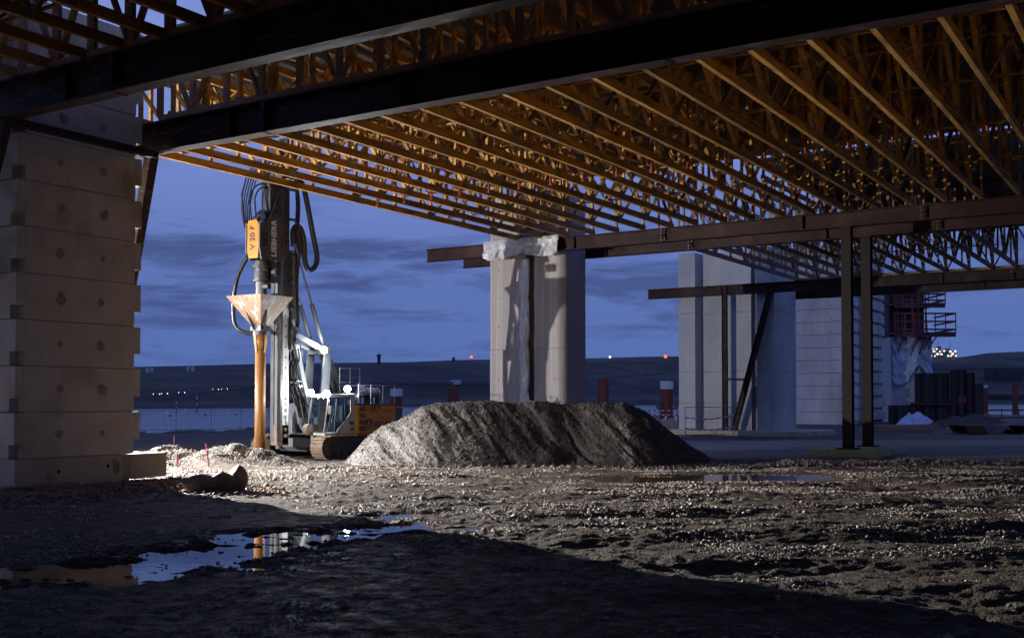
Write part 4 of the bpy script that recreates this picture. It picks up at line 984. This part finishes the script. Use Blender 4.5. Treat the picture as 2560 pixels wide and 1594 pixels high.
# hopper
hx0, hx1, hy0, hy1, zt, zn = 2.98, 4.9, -1.15, .88, 6.88, 5.6
cx, cy, nr_ = 3.9, -.12, .24
tp = [(hx0, hy0, zt), (hx1, hy0, zt), (hx1, hy1, zt), (hx0, hy1, zt)]; bt = [(cx - nr_, cy - nr_, zn), (cx + nr_, cy - nr_, zn), (cx + nr_, cy + nr_, zn), (cx - nr_, cy + nr_, zn)]
tpi = [(p[0] + (.03 if p[0] < 3.5 else -.03), p[1] + (.03 if p[1] < 0 else -.03), zt) for p in tp]; bti = [((p[0] - cx) * .8 + cx, (p[1] - cy) * .8 + cy, zn) for p in bt]
m = M().add(tp + bt + tpi + bti, [(i, (i + 1) % 4, 4 + (i + 1) % 4, 4 + i) for i in range(4)] + [(8 + i, 12 + i, 12 + (i + 1) % 4, 8 + (i + 1) % 4) for i in range(4)] + [(i, 8 + i, 8 + (i + 1) % 4, (i + 1) % 4) for i in range(4)] + [(4 + i, 4 + (i + 1) % 4, 12 + (i + 1) % 4, 12 + i) for i in range(4)])
hpr = part('hopper', m, HOPPER)
mk('hopper_arm', M().beam((4.55, -.45, 6.55), (4.18, -.2, 5.5), .1, .12).beam((4.2, .5, 6.3), (4.0, .2, 5.5), .08, .12), DGREY, hpr)
mk('collar', M().box(3.6, 4.2, -.42, .18, 5.42, 5.62).cyl((3.9, -.12, 5.25), .33, .14, 24).cyl((3.9, -.12, 5.45), .2, .35, 20), DGREY, hpr)
bl = M()
for i in range(12): a = i * math.pi / 6; bl.cyl((3.9 + .29 * math.cos(a), -.12 + .29 * math.sin(a), 5.21), .022, .22, 6)
mk('collar_bolts', bl, CHROME, hpr)
pp = part('drill_pipe', M().tube([(3.9, -.12, -.2), (3.9, -.12, 4.7)], .225, 28), PIPES, smooth=True)
mk('pipe_head', M().tube([(3.9, -.12, 4.66), (3.9, -.12, 5.25)], .235, 28, True, .31), PIPES, pp, smooth=True)
mk('pipe_ribs', M().beam((4.15, -.12, 4.5), (4.22, -.12, 5.25), .02, .1).beam((3.9, .13, 4.5), (3.9, .21, 5.25), .1, .02), PIPES, pp)
# drooping hoses
part('hopper_hose', M().hose([(4.2, -.5, 8.7), (4.35, -.95, 7.9), (4.42, -1.12, 7.2), (4.4, -1.22, 6.6), (4.4, -1.2, 6.0), (4.38, -1.0, 5.55), (4.2, -.65, 5.35), (3.98, -.3, 5.32)], .085, 12), HOSE, smooth=True)
part('mast_hose', M().hose([(2.0, -.2, 12.6), (1.75, .2, 12.0), (1.55, .3, 11.2), (1.2, .32, 9.9), (.95, .34, 9.0), (.98, .33, 8.55), (1.2, .3, 8.3), (1.5, .3, 8.3), (1.68, .3, 8.7), (1.72, .3, 9.4), (1.85, .25, 9.95), (2.1, .2, 10.1), (2.28, .15, 9.8), (2.2, .15, 9.2)], .12, 12), HOSE, smooth=True)
part('sleeve', M().hose([(2.1, .25, 9.9), (1.95, .3, 9.2), (2.05, .25, 8.5), (2.1, .2, 7.4)], .09, 10), HOSE, smooth=True)
hbm = M()
for i in range(10):
    y_ = -.3 + i * .075; o_ = .03 * (i % 3)
    hbm.hose([(2.1 + o_, y_, 4.75), (2.05 + o_, y_, 4.3), (2.25 + o_, y_ * 1.05, 3.9), (2.15, y_, 3.4), (1.95 - o_, y_, 2.9), (1.55 - o_, y_, 2.3), (1.1, y_, 1.9)], .028, 6)
part('hose_bundle', hbm, HOSE, smooth=True)
h2 = M()
for i in range(7): y_ = -.25 + i * .08; h2.hose([(1.9, y_, 5.6), (1.7 + .03 * i, y_, 5.0), (1.75, y_ * 1.2, 4.3), (1.6, y_, 3.4), (1.25, y_, 2.7), (.8, y_, 2.2)], .032, 6)
part('hose_bundle', h2, HOSE, smooth=True)
h3 = M()
for i in range(5): y_ = .12 + i * .05; h3.hose([(2.15 + .02 * i, y_, 12.2), (2.05, y_ + .02, 11.0), (2.12, y_, 9.6), (2.04 + .02 * i, y_, 8.2), (2.1, y_, 6.8), (2.0, y_, 5.7)], .028, 6)
part('hose_bundle', h3, HOSE, smooth=True)
cb2 = part('cable_guide', M().box(1.98, 2.30, .12, .20, 6.0, 8.6).box(2.0, 2.34, .10, .22, 8.6, 8.75), GREYP, bevel=.01)
bk = M()
for zz in (6.4, 7.6, 8.9, 10.3, 11.6): bk.box(2.2, 2.5, .09, .26, zz, zz + .09)
mk('bracket', bk, GREYD, cb2)
part('valve_bank', M().box(.9, 1.35, -.3, .45, 1.3, 1.75).box(.95, 1.3, -.2, .35, 1.75, 2.0), DGREY, bevel=.02)
part('front_ram', M().tube([(1.3, .02, 1.3), (1.75, .02, 2.9)], .07, 12).tube([(1.75, .02, 2.9), (2.2, .02, 4.5)], .035, 10), CHROME)
part('hose_couplings', M().box(1.98, 2.2, -.34, .42, 3.3, 3.36).box(1.9, 2.12, -.34, .42, 3.1, 3.14), CHROME)
part('foot_winch', M().cyl((1.5, -1.0, 2.6), .2, .4, 16, (0, 1, 0)).box(1.3, 1.9, -1.0, -.6, 2.4, 2.5), CHROME)
# lamps
def worklamp(lx, ly, lz, label, pw, parent=None):
    L_ = part('work_lamp', M().box(lx - .06, lx + .02, ly - .11, ly + .11, lz - .08, lz + .08), DGREY)
    mk('lens', M().cyl((lx + .0, ly, lz), .145, .12, 20, (.8, .6, 0)), LAMPW, L_)
    lt_ = light('lamp_light', (lx + .22, ly + .16, lz), pw, (.88, .94, 1), .08, L_)
    return L_
worklamp(.75, .62, 4.72, '', 300)
worklamp(2.0, 1.0, 2.82, '', 150)
worklamp(1.85, 1.75, 2.78, '', 150)
worklamp(.3, 1.6, 3.0, '', 200)

# ---- floodlight mast standing behind the block tower (its beam lights the yard and throws the tower's long shadow)
LX, LY, LZ = -46.0, 27.5, 7.0
fl = thing('floodlight_mast', 'mobile floodlight mast standing on the yard behind the block tower', 'floodlight', (LX, LY, 0))
mk('pole', M().tube([(0, 0, .1), (0, 0, LZ - .1)], .05, 10), RAILM, fl)
for a in range(3): mk('leg', M().beam((0, 0, .8), (.8 * math.cos(a * 2.1), .8 * math.sin(a * 2.1), .03), .05, .05), RAILM, fl)
hd = mk('lamp_head', M().box(-.12, .02, -.3, .3, LZ - .1, LZ + .18), DGREY, fl); mk('lens', M().box(.021, .03, -.26, .26, LZ - .07, LZ + .15), LAMPW, hd)
light('lamp_light', (.25, 0, LZ), 235000, (1.0, .95, .88), .07, fl, spot=112, aim=(40, -16, -4), blend=1.0)
mk('added_visor', M().box(.0, .80, -.55, .55, LZ + .08, LZ + .09), DGREY, fl)  # unseen plate added over the lamp to hold its beam off the trusses
mk('added_barn_door', M().box(.0, .80, .256, .266, LZ - .3, LZ + .079), DGREY, fl)  # unseen side plate added to cut the beam before it reaches the rig
f2 = thing('floodlight_mast', 'second mobile floodlight mast on the yard to the left of the block tower', 'floodlight', (-40, 12, 0))
mk('pole', M().tube([(0, 0, .1), (0, 0, 4.4)], .05, 10), RAILM, f2)
for a in range(3): mk('leg', M().beam((0, 0, .8), (.8 * math.cos(a * 2.1), .8 * math.sin(a * 2.1), .03), .05, .05), RAILM, f2)
hd = mk('lamp_head', M().box(-.3, .3, -.12, .02, 4.4, 4.68), DGREY, f2); mk('lens', M().box(-.26, .26, .021, .03, 4.43, 4.65), LAMPW, hd)
light('lamp_light', (0, .25, 4.5), 42000, (1.0, .96, .93), .08, f2, spot=84, aim=(8, 30, 7), blend=.6)

# ================================================================ river piles
def pile(x, y0, y1, w, z0, lab, cap=None, d=None):
    c = PX(x, y0, d); zt_ = PX(x, y1, d).z; r_ = w / F * d / 2
    r = thing('steel_pile', lab, 'steel pile', (c.x, c.y, z0), group='steel tube piles along the river')
    zc = PX(x, cap, d).z if cap else zt_
    mk('tube', M().cyl((0, 0, -1), r_, zc - z0 + 1, 28), PILER, r, smooth=False)
    if cap: mk('white_cap', M().cyl((0, 0, zc - z0), r_ * 1.01, zt_ - zc, 28), PILEW, r)
    return r
pile(991, 1060, 971, 30, -3, 'white capped steel pile beside the orange rig housing', 990, 125)
pile(1132, 1030, 967, 29, -3, 'dark uncapped steel pile left of the rounded pier', None, 135)
pile(1508, 1030, 947, 30, -3, 'red brown uncapped steel pile right of the rounded pier', None, 150)
pile(1667, 1041, 952, 32, -1.5, 'white capped red pile between the rounded and the stepped pier', 972, 150)
pile(2465, 1013, 962, 10, -3, 'small white capped pile right of the dark cofferdam', 969, 330)
pile(2538, 1013, 960, 14, -3, 'small uncapped pile at the right picture edge', None, 330)
# bank railing with tape right of heap
r = thing('bank_railing', 'low railing strung with red white tape along the bank by the red pile', 'railing', (0, 0, 0), world=True)
a = PX(1575, 1040, 140); b_ = PX(1716, 1040, 146)
for i in range(7):
    c = a.lerp(b_, i / 6); mk('post', M().tube([(c.x, c.y, -.3), (c.x, c.y, 1.25)], .05, 6), TIMBER_D, r)
for zz in (1.15, .6):
    ribbon('striped_tape', [Vector((a.lerp(b_, i / 20).x, a.lerp(b_, i / 20).y, zz)) for i in range(21)], .13, r)
r = thing('pile_crossbar', 'dark mooring frame with stub posts around the capped red pile', 'mooring frame', (0, 0, 0), world=True)
a = PX(1645, 1022, 148); b_ = PX(1690, 1022, 148); mk('bar', M().beam(a, b_, .2, .2), DGREY, r)
for c in (a, b_): mk('stub', M().cyl((c.x, c.y, c.z), .25, 1.0, 10), DGREY, r)
# white marker pegs on the far yard
rr = random.Random(4)
for i, x in enumerate((1630, 1636, 1640, 1645, 1656, 1661, 1665, 1688, 1691)):
    c = PX(x, 1062, 110); tag(mk('marker_peg', M().box(c.x - .06, c.x + .06, c.y - .06, c.y + .06, -.1, .5 + rr.random() * .5), WHITEP, loc=(c.x, c.y, 0)), '%s small white marker peg from the left before the capped red pile' % ORD[i], 'marker peg', 'white marker pegs on the yard')
c = PX(1664, 1060, 112); tag(mk('survey_stake', M().tube([(c.x, c.y, -.1), (c.x, c.y, 1.5)], .05, 6), PINK, loc=(c.x, c.y, 0)), 'pink stake among the white pegs before the red pile', 'survey stake', 'pink survey stakes')

# ================================================================ distant block towers
def far_tower(name, label, px_l, px_c, px_r, Y, h, nz):
    x0 = XG(px_l, Y); x1 = XG(px_c, Y); y1 = YG(px_r, x1)
    r = thing(name, label, 'block tower', (x0, Y, 0), group=None, world=True)
    for i in range(nz):
        a, b_ = i * h + .02, (i + 1) * h - .02
        m = M(); w = min(1.5, (x1 - x0) * .4)
        m.box(x0, x1 - w - .05, Y + .25, y1, a, b_)                       # long wall block, set back
        m.box(x1 - w, x1 - .3, Y, y1, a, b_); m.box(x1 - .3, x1, Y, y1 - .3, a + h * .3, b_)   # corner block with notch
        m.box(x1 - w - .3, x1 - w - .002, Y + .05, Y + .5, a + h * .3, b_)
        mk('block', m, CONC_L, r)
    return r
far_tower('block_tower', 'far pale block tower with notched corners right of the stepped pier', 1985, 2120, 2150, 112, 1.32, 14)
far_tower('block_tower', 'farther pale block tower partly hidden by the steel posts', 2135, 2172, 2214, 118, 1.32, 14)
# climbing formwork pier
c = PX(2252, 1000, 128)
r = thing('pier_under_construction', 'grey pier wrapped in blue sheeting under red climbing platforms', 'pier', (c.x, c.y, 0), YAW)
def zz_(y, d=128): return HC + (HOR - y) * d / F
def lx_(x, d=128): return (x - 2252) / F * d
mk('shaft', M().box(lx_(2213), lx_(2296), -2, 3, -.5, zz_(845)), CONC_L, r)
mk('upper_shaft', M().box(lx_(2213), lx_(2300), -1.5, 3, zz_(845), zz_(690)), SHEET, r)
for (ya, xr, zt2) in ((767, 2336, 733), (838, 2361, 795)):
    fl_ = mk('platform', M().box(lx_(2213), lx_(xr), -3.6, 3, zz_(ya), zz_(ya - 4)).beam((lx_(2213), -3.4, zz_(ya + 4)), (lx_(xr), -3.4, zz_(ya + 4)), .2, .35), DARKT, r)
    m = M()
    for k in (0, .45, .9):
        z_ = zz_(ya - 4) + .3 + (zz_(zt2) - zz_(ya)) * k; m.beam((lx_(2213), -3.55, z_), (lx_(xr), -3.55, z_), .06, .2); m.beam((lx_(xr), -3.55, z_), (lx_(xr) , 3, z_), .06, .2)
    mk('guard_boards', m, DARKT, fl_)
    m = M()
    for i in range(7):
        x_ = lx_(2213) + (lx_(xr) - lx_(2213)) * i / 6; m.tube([(x_, -3.5, zz_(ya)), (x_, -3.5, zz_(zt2) + .4)], .06, 6)
    mk('uprights', m, REDMESH, fl_)
for i, x in enumerate((2225, 2235, 2262, 2277, 2295)):
    mk('red_strut', M().tube([(lx_(x), -2.2, zz_(700)), (lx_(x + 6), -2.3, zz_(840))], .09, 6), REDMESH, r)
for x in (2236, 2270, 2290): mk('brace', M().tube([(lx_(x), -3.2, zz_(845)), (lx_(x - 12), -2.2, zz_(895))], .09, 6), REDMESH, r)
for x in (2318, 2306): mk('stay', M().tube([(lx_(x), -3.2, zz_(842)), (lx_(x - 24), -2.2, zz_(890))], .07, 6), REDMESH, r)
# sheeting
m = M(); nc, nr2 = 30, 18; vs = []
for i in range(nr2):
    for j in range(nc):
        s_ = j / (nc - 1); t_ = i / (nr2 - 1); n_ = float(fbm(np.array([s_ * 5.]), np.array([t_ * 4.]), 3, 200)[0])
        yb_ = 845 + t_ * (112 + 22 * math.sin(s_ * 7) - 20 * s_ * (1 - s_) * 4)
        vs.append((lx_(2214 + s_ * 96), -2.15 - .5 * abs(n_) - .5 * t_ * (1 if s_ > .8 else .6), zz_(yb_)))
m.add(vs, [(i * nc + j, i * nc + j + 1, (i + 1) * nc + j + 1, (i + 1) * nc + j) for i in range(nr2 - 1) for j in range(nc - 1)])
sh = mk('sheeting', m, BLUEFILM, r, smooth=True); s = sh.modifiers.new('solid', 'SOLIDIFY'); s.thickness = .04
# cofferdam
c = PX(2370, 1030, 118)
r = thing('cofferdam', 'dark sheet pile cofferdam marked with a pink number', 'sheet pile wall', (c.x, c.y, 0), YAW)
def lz2(y, d=118): return HC + (HOR - y) * d / F
def lx2(x, d=118): return (x - 2370) / F * d
def corr(x0, x1, z1, y=0, dep=.35, z0=-1.5, th=.1):
    P = []; x = x0; k = 0
    while x < x1: P.append((x, y + (dep if k % 4 in (1, 2) else 0))); x += .42 if k % 2 else .3; k += 1
    P.append((x1, y)); Q = [(a, b_ + th) for a, b_ in reversed(P)]
    return M().prism(P + Q, z0, z1)
mk('wall', corr(lx2(2288), lx2(2374), lz2(932)), SHEET, r); mk('wall', corr(lx2(2375), lx2(2417), lz2(924), -.1), SHEET, r); mk('wall', corr(lx2(2418), lx2(2438), lz2(931)), SHEET, r)
mk('side_wall', M().box(lx2(2438), lx2(2460), 0, 6, -1.5, lz2(958)), SHEET, r)
mk('low_wall', corr(lx2(2212), lx2(2375), lz2(1012), -1.2), SHEET, r); mk('capping', M().box(lx2(2270), lx2(2362), -1.5, -.7, lz2(1012), lz2(1006)), SHEET, r)
text_obj('53', .85, mat('pink number paint', (.5, .02, .18), None), r, (lx2(2404), -.2, lz2(1000)), (R(90), 0, 0), bold=.02)
tag(mk('grey_container', M().box(-1.2, 1.2, -1.2, 1.2, 0, 1.5), PILEW, loc=PX(2450, 957, 122)), 'pale box standing on the cofferdam end', 'box')
# tarpaulin heap
def lump(name, label, cat, x, y, d, w, h, dep, material, seed):
    c = PX(x, y, d); m = M(); nn = 26; vs = []
    for i in range(nn):
        for j in range(nn):
            u = j / (nn - 1) * 2 - 1; v = i / (nn - 1) * 2 - 1; rr_ = min(1, math.hypot(u, v)); n_ = float(fbm(np.array([u * 3.1]), np.array([v * 3.1]), 4, seed)[0])
            vs.append((u * w / 2, v * dep / 2, max(-.05, h * (1 - rr_ ** 2) * (1 + .5 * n_))))
    m.add(vs, [(i * nn + j, i * nn + j + 1, (i + 1) * nn + j + 1, (i + 1) * nn + j) for i in range(nn - 1) for j in range(nn - 1)])
    o = mk(name, m, material, smooth=False); o.location = (c.x, c.y, 0); o.rotation_euler = (0, 0, YAW); tag(o, label, cat); return o
lump('tarpaulin', 'pale crumpled tarpaulin heap lying before the dark cofferdam', 'tarpaulin', 2292, 1058, 108, 4.4, .9, 2.5, SNOW, 230)
lump('earth_mound', 'low earth mound behind the dirt road between the steel posts and cofferdam', 'earth mound', 2430, 1066, 104, 9, .9, 6, GROUND, 240)
lump('earth_mound', 'brown earth mound with dry grass before the stepped pier fence', 'earth mound', 1660, 1075, 96, 5, .7, 4, RUBBLE, 250)
# timber stacks
rr = random.Random(9); pxs = sorted(rr.uniform(2235, 2550) for _ in range(16))
for i in range(16):
    x = pxs[i]; y = rr.uniform(1062, 1082); d = HC * F / (y - HOR); c = PX(x, y, d); a = YAW + rr.uniform(-.3, .3); Lp = rr.uniform(2.5, 6)
    o = mk('timber_plank', M().box(-Lp / 2, Lp / 2, -.15, .15, 0, .22), TIMBER_D); o.location = (c.x, c.y, .02); o.rotation_euler = (0, 0, a)
    tag(o, '%s weathered plank from the left lying loose on the dark yard' % ORD[i], 'plank', 'loose planks on the far yard')
# steel sheet piles lying right
for i, (x, y, w, a) in enumerate(((2440, 1082, 2.6, .25), (2520, 1080, 2.8, -.15))):
    d = 2.45 * F / (y - HOR); c = PX(x, y, d); P = [(a_, b_ * .62) for a_, b_ in [(-1.3, .0), (-.9, 0), (-.45, .9), (.45, .9), (.9, 0), (1.3, 0), (1.3, .05), (.93, .05), (.48, .95), (-.48, .95), (-.93, .05), (-1.3, .05)]]
    if i == 0: P = [(a_, .6 - b_) for a_, b_ in P]
    o = mk('sheet_pile', M().prism(P, -2, 2, 'y'), SHEET); o.location = (c.x, c.y, .05); o.rotation_euler = (0, 0, YAW + a); tag(o, ('trough shaped steel sheet pile lying open side up', 'arched steel sheet pile lying at the right picture edge')[i], 'sheet pile')
# right bank railing
r = thing('river_railing', 'dark sagging railing along the quay at the right edge', 'railing', (0, 0, 0), world=True)
a = PX(2455, 1038, 150); b_ = PX(2640, 1040, 150)
for i in range(5): c = a.lerp(b_, i / 4); mk('post', M().tube([(c.x, c.y, -.6), (c.x + (.2 if i == 1 else 0), c.y, 1.35)], .07, 6), DARKT, r)
for zz in (1.15, .1): mk('rail', M().beam((a.x, a.y, zz), (b_.x, b_.y, zz), .08, .22), DARKT, r)

# ================================================================ far bank: hill, road, tanks, beacons
def hill_top(lat, d):
    x = 1280 + F * lat / np.maximum(d, 1)
    return x
SKX = np.array([-2500, 0, 360, 500, 650, 780, 900, 1000, 1160, 1230, 1480, 1620, 1710, 2000, 2180, 2290, 2400, 2440, 2470, 2560, 3300, 5000])
SKY = np.array([925, 922, 916, 913, 909, 907, 906, 905, 899, 898, 895, 891, 890, 891, 893, 894, 893, 887, 882, 878, 880, 900])
def hill_z(lat, d):
    # slope rises from the far shore in terraces up to a crest about 950 m away on the left and farther on the right
    x = 1280 + F * lat / d
    shore = np.interp(x, [-2500, 360, 1000, 1500, 1710, 2600, 5000], [640, 690, 860, 1150, 1250, 1500, 1500])
    crest = shore * 1.5
    Hc = HC + (HOR - np.interp(x, SKX, SKY)) * crest / F
    t_ = np.clip((d - shore) / (crest - shore), 0, 1.6)
    prof = np.interp(t_, [0, .06, .22, .40, .46, .78, 1.0, 1.6], [0, .10, .16, .46, .48, .86, 1.0, .93])
    z = WATER_Z - 1.5 + (Hc - WATER_Z + 1.5) * prof
    return z + np.where(t_ > .05, .9 * fbm(lat * .012, d * .012, 4, 300) * np.minimum(1, (1.0 - np.minimum(t_, .999)) * 4), 0)
class _G: pass
A_x = np.linspace(-2400, 5200, 380)                   # fan of columns
rowsT = np.concatenate([np.linspace(0, 1.0, 60), [1.3, 1.6]])
V = []; 
for xx in A_x:
    s_ = (xx - 1280) / F; shore = np.interp(xx, [-2500, 360, 1000, 1500, 1710, 2600, 5000], [640, 690, 860, 1150, 1250, 1500, 1500]); crest = shore * 1.5
    dd_ = shore + (crest - shore) * rowsT; zz = hill_z(s_ * dd_, dd_)
    for d_, z_ in zip(dd_, zz): V.append(CW(s_ * d_, d_, float(z_)))
nr3 = len(rowsT)
m = M().add(V, [(i * nr3 + j, (i + 1) * nr3 + j, (i + 1) * nr3 + j + 1, i * nr3 + j + 1) for i in range(len(A_x) - 1) for j in range(nr3 - 1)])
hl = struct(mk('hill', m, HILLM, smooth=True))
def on_hill(x, y):                # where the sight line at photo (x, y) meets the hill
    s_ = (x - 1280) / F; prev = None
    for d in np.arange(500, 2600, 4.0):
        z = HC + (HOR - y) * d / F; h = float(hill_z(np.array([s_ * d]), np.array([d]))[0])
        if h >= z and d > 650: return CW(s_ * d, d, h), d
    return CW(s_ * 1200, 1200, HC + (HOR - y) * 1200 / F), 1200
def strip(x0, y0_, x1, y1_, hpx, name, label, cat, material, n=24):
    m = M(); P = []
    for i in range(n + 1):
        c, d = on_hill(x0 + (x1 - x0) * i / n, y0_ + (y1_ - y0_) * i / n); P.append((c, hpx * d / F))
    for (a, ha), (b_, hb_) in zip(P[:-1], P[1:]): m.beam(a + Vector((0, 0, ha / 2)), b_ + Vector((0, 0, hb_ / 2)), 1.2, ha)
    o = mk(name, m, material, loc=P[0][0]); tag(o, label, cat); return o
PALEW = mat('pale weathered wall', (.12, .13, .15), (.09, .1, .11), .05, .8)
strip(930, 958, 1228, 961, 6, 'flood_wall', 'long pale wall running across the far bank left of the rounded pier', 'wall', PALEW)
strip(480, 985, 640, 966, 2.0, 'hill_road', 'pale track climbing the far bank behind the left fence', 'track', PALEW)
strip(1480, 948, 1655, 933, 2.0, 'hill_road', 'pale track climbing the far bank right of the rounded pier', 'track', PALEW)
strip(2290, 921, 2560, 922, 8, 'flood_wall', 'long pale quay wall on the far bank right of the cofferdam', 'wall', PALEW)
strip(2460, 950, 2560, 950, 30, 'quay_wall', 'dark quay wall across the water at the right edge', 'wall', mat('quay wall', (.03, .033, .04), (.06, .06, .07), .1, .9))
o = strip(2460, 998, 2560, 998, 12, 'sheet_pile_quay', 'low brown sheet pile quay line at the right edge', 'sheet pile wall', SHEET)
# poles along the far wall
for i in range(26):
    c, d = on_hill(2330 + i * 9, 921); tag(mk('far_pole', M().box(c.x - .35, c.x + .35, c.y - .35, c.y + .35, c.z, c.z + 14 * d / F), PALEW, loc=c), '%s thin pale pole from the left above the far quay wall' % ORD[i], 'pole', 'row of thin poles above the far quay wall')
# towers and tanks
def far_box(x, y0_, y1_, w, name, label, cat, material, flare=1.0, group=None, rod=False):
    c, d = on_hill(x, y0_ + 1); k = d / F; h = (y0_ - y1_) * k; r_ = w * k / 2
    r = thing(name, label, cat, tuple(c), group=group)
    mk('shaft', M().cyl((0, 0, -2), r_, h * .82 + 2, 14), material, r)
    mk('top', M().cyl((0, 0, h * .82), r_ * flare, h * .18, 14), material, r)
    if rod: mk('rods', M().box(-.2, .2, -.2, .2, h, h * 1.22).box(r_ * .8, r_ * .8 + .3, -.2, .2, h, h * 1.12), material, r)
    return r
DK = mat('dark silhouette masonry', (.03, .03, .035), None, rough=.9)
far_box(947, 908, 885, 8, 'water_tower', 'dark flared tower on the far skyline right of the rig', 'tower', DK, 1.5, rod=True)
far_box(1134, 902, 893, 7, 'lookout_hut', 'small dark hut on the far skyline left of the red beacon', 'hut', DK, 1.3, rod=True)
far_box(640, 909, 905, 8, 'lookout_hut', 'tiny dark hut on the far skyline just left of the drill pipe', 'hut', DK, 1.1)
TK = mat('white tank paint', (.45, .48, .52), None, rough=.6)
for i, x in enumerate((368, 379, 470, 481)): far_box(x, (930, 930, 927, 927)[i], (919, 919, 914, 914)[i], 8, 'storage_tank', ('leftmost white tank on the far bank beside the block tower', 'second white tank on the far bank from the block tower', 'third white tank on the far bank, left of the right hand pair', 'fourth white tank on the far bank, nearest the drill pipe')[i], 'tank', TK, 1.05, 'white tanks on the far bank')
def beacon(x, y, m_, label, rpx=2.6, base=None):
    c, d = on_hill(x, (base or y + 6)); zt_ = HC + (HOR - y) * d / F
    r = thing('beacon', label, 'beacon light', tuple(c), group='beacon lights on the far skyline')
    mk('mast', M().box(-.15, .15, -.15, .15, -1, zt_ - c.z), DK, r)
    import bmesh
    bm = bmesh.new(); bmesh.ops.create_uvsphere(bm, u_segments=14, v_segments=8, radius=rpx * d / F); me = bpy.data.meshes.new('lamp'); bm.to_mesh(me); bm.free(); me.materials.append(m_)
    o = bpy.data.objects.new('lamp', me); COL.objects.link(o); o.parent = r; o.location = (0, 0, zt_ - c.z)
beacon(1178, 892, LAMPR, 'red beacon on the far skyline left of the rounded pier', 3, 903)
beacon(1664, 891, LAMPR, 'red beacon on the far skyline above the capped red pile', 3.6, 898)
beacon(1525, 892, LAMPO, 'white beacon on the far skyline right of the rounded pier', 2.2, 898)
# vehicles with headlights on the hill road
for i, (x, y) in enumerate(((392, 988), (412, 986), (455, 984), (540, 977), (562, 975))):
    c, d = on_hill(x, y); r = thing('car', ('leftmost distant car with lit headlights on the far bank road', 'second distant lit car from the left on the far bank road', 'third distant lit car from the left on the far bank road', 'fourth distant lit car from the left on the far bank road', 'rightmost distant car on the far bank road, nearest the drill pipe')[i], 'car', (c.x, c.y, c.z), YAW, group='distant cars on the far bank road')
    mk('body', M().prism([(-2.2, .4), (2.2, .4), (2.2, 1.0), (1.2, 1.1), (.6, 1.6), (-1.2, 1.6), (-1.8, 1.05), (-2.2, 1.0)], -.85, .85, 'y'), GREYP, r); 
    for s_ in (-2.3, 2.1): mk('headlight', M().box(s_, s_ + .25, -.9, -.3, .55, 1.0), LAMPO if i < 3 else LITO, r)
# white markers in the water
for (x, y0_, y1_, d, lab) in ((441, 1011, 1003, 500, 'short white marker post in the river left of the tall one'), (492, 1021, 988, 520, 'tall white banded marker post in the river')):
    c = PX(x, y0_, d); zt_ = HC + (HOR - y1_) * d / F; r = thing('river_marker', lab, 'river marker', (c.x, c.y, WATER_Z), group='white river markers')
    H_ = zt_ - WATER_Z; mk('pole', M().cyl((0, 0, -1), .22, H_ + 1, 8), DK, r)
    mk('band', M().cyl((0, 0, H_ * .75), .3, H_ * .25, 8), TK, r); mk('band', M().cyl((0, 0, H_ * .35), .3, H_ * .2, 8), TK, r)
# white cabin on far wall
c, d = on_hill(1139, 962); tag(mk('site_cabin', M().box(-5.5, 5.5, -3, 3, 0, 4.6).box(-5.2, -2.6, -3.05, -3, .4, 4.2), TK, loc=(0, 0, 0)), 'small white cabin on the far wall above the dark pile', 'cabin'); o = bpy.context.scene.objects['site_cabin']; o.location = c; o.rotation_euler = (0, 0, YAW)
# lit plant
c, d = on_hill(2345, 895); k = d / F
r = thing('industrial_plant', 'brightly lit industrial plant on the far hill right of the climbing platforms', 'industrial plant', tuple(c), YAW)
PLM = mat('plant steel', (.25, .26, .28), (.15, .15, .17), .2, .6)
m = M(); rr = random.Random(5)
for (x0_, x1_, h_) in ((-42, -30, 14), (-28, -14, 26), (-12, -2, 20), (0, 6, 30), (8, 20, 16), (21, 30, 24), (31, 45, 12)): m.box(x0_ * k * .95, x1_ * k * .95, -6, 6, -2, h_ * k)
mk('building', m, PLM, r)
mk('frame', M().beam((-42 * k, -7, 8 * k), (44 * k, -7, 8 * k), .6, .8).beam((-42 * k, -7, 15 * k), (44 * k, -7, 15 * k), .6, .6).box(-3 * k, -2 * k, -7, -6.4, 0, 40 * k).box(27 * k, 28 * k, -7, -6.4, 0, 44 * k), PLM, r)
for i in range(38):
    x_ = rr.uniform(-42, 44) * k; z_ = rr.choice((4, 9, 16, 22)) * k + rr.uniform(-1, 1) * k; s_ = rr.uniform(.8, 2.8) * k
    if z_ > 18 * k and abs(x_) > 24 * k: z_ = 9 * k
    mk('plant_light', M().box(x_, x_ + s_, -8, -7.6, z_, z_ + s_ * .8), LIT if i % 6 else LITO, r)

# stencil on a timber brace between the near girders
xk = XG(892, 23.9); nb_ = thing('stencilled_plank', 'timber brace stencilled with red letters above the second girder', 'timber plank', (xk, 24.0, ZT + .25), group=None)
mk('plank', M().beam((-.75, 0, 2.1), (.55, 0, .05), .05, .26, (0, 1, 0)), TIMBER, nb_)
text_obj('HOLZBAU', .26, REDINK, nb_, (-.1, -.14, 1.08), (R(90), R(57.6), 0), bold=.006)
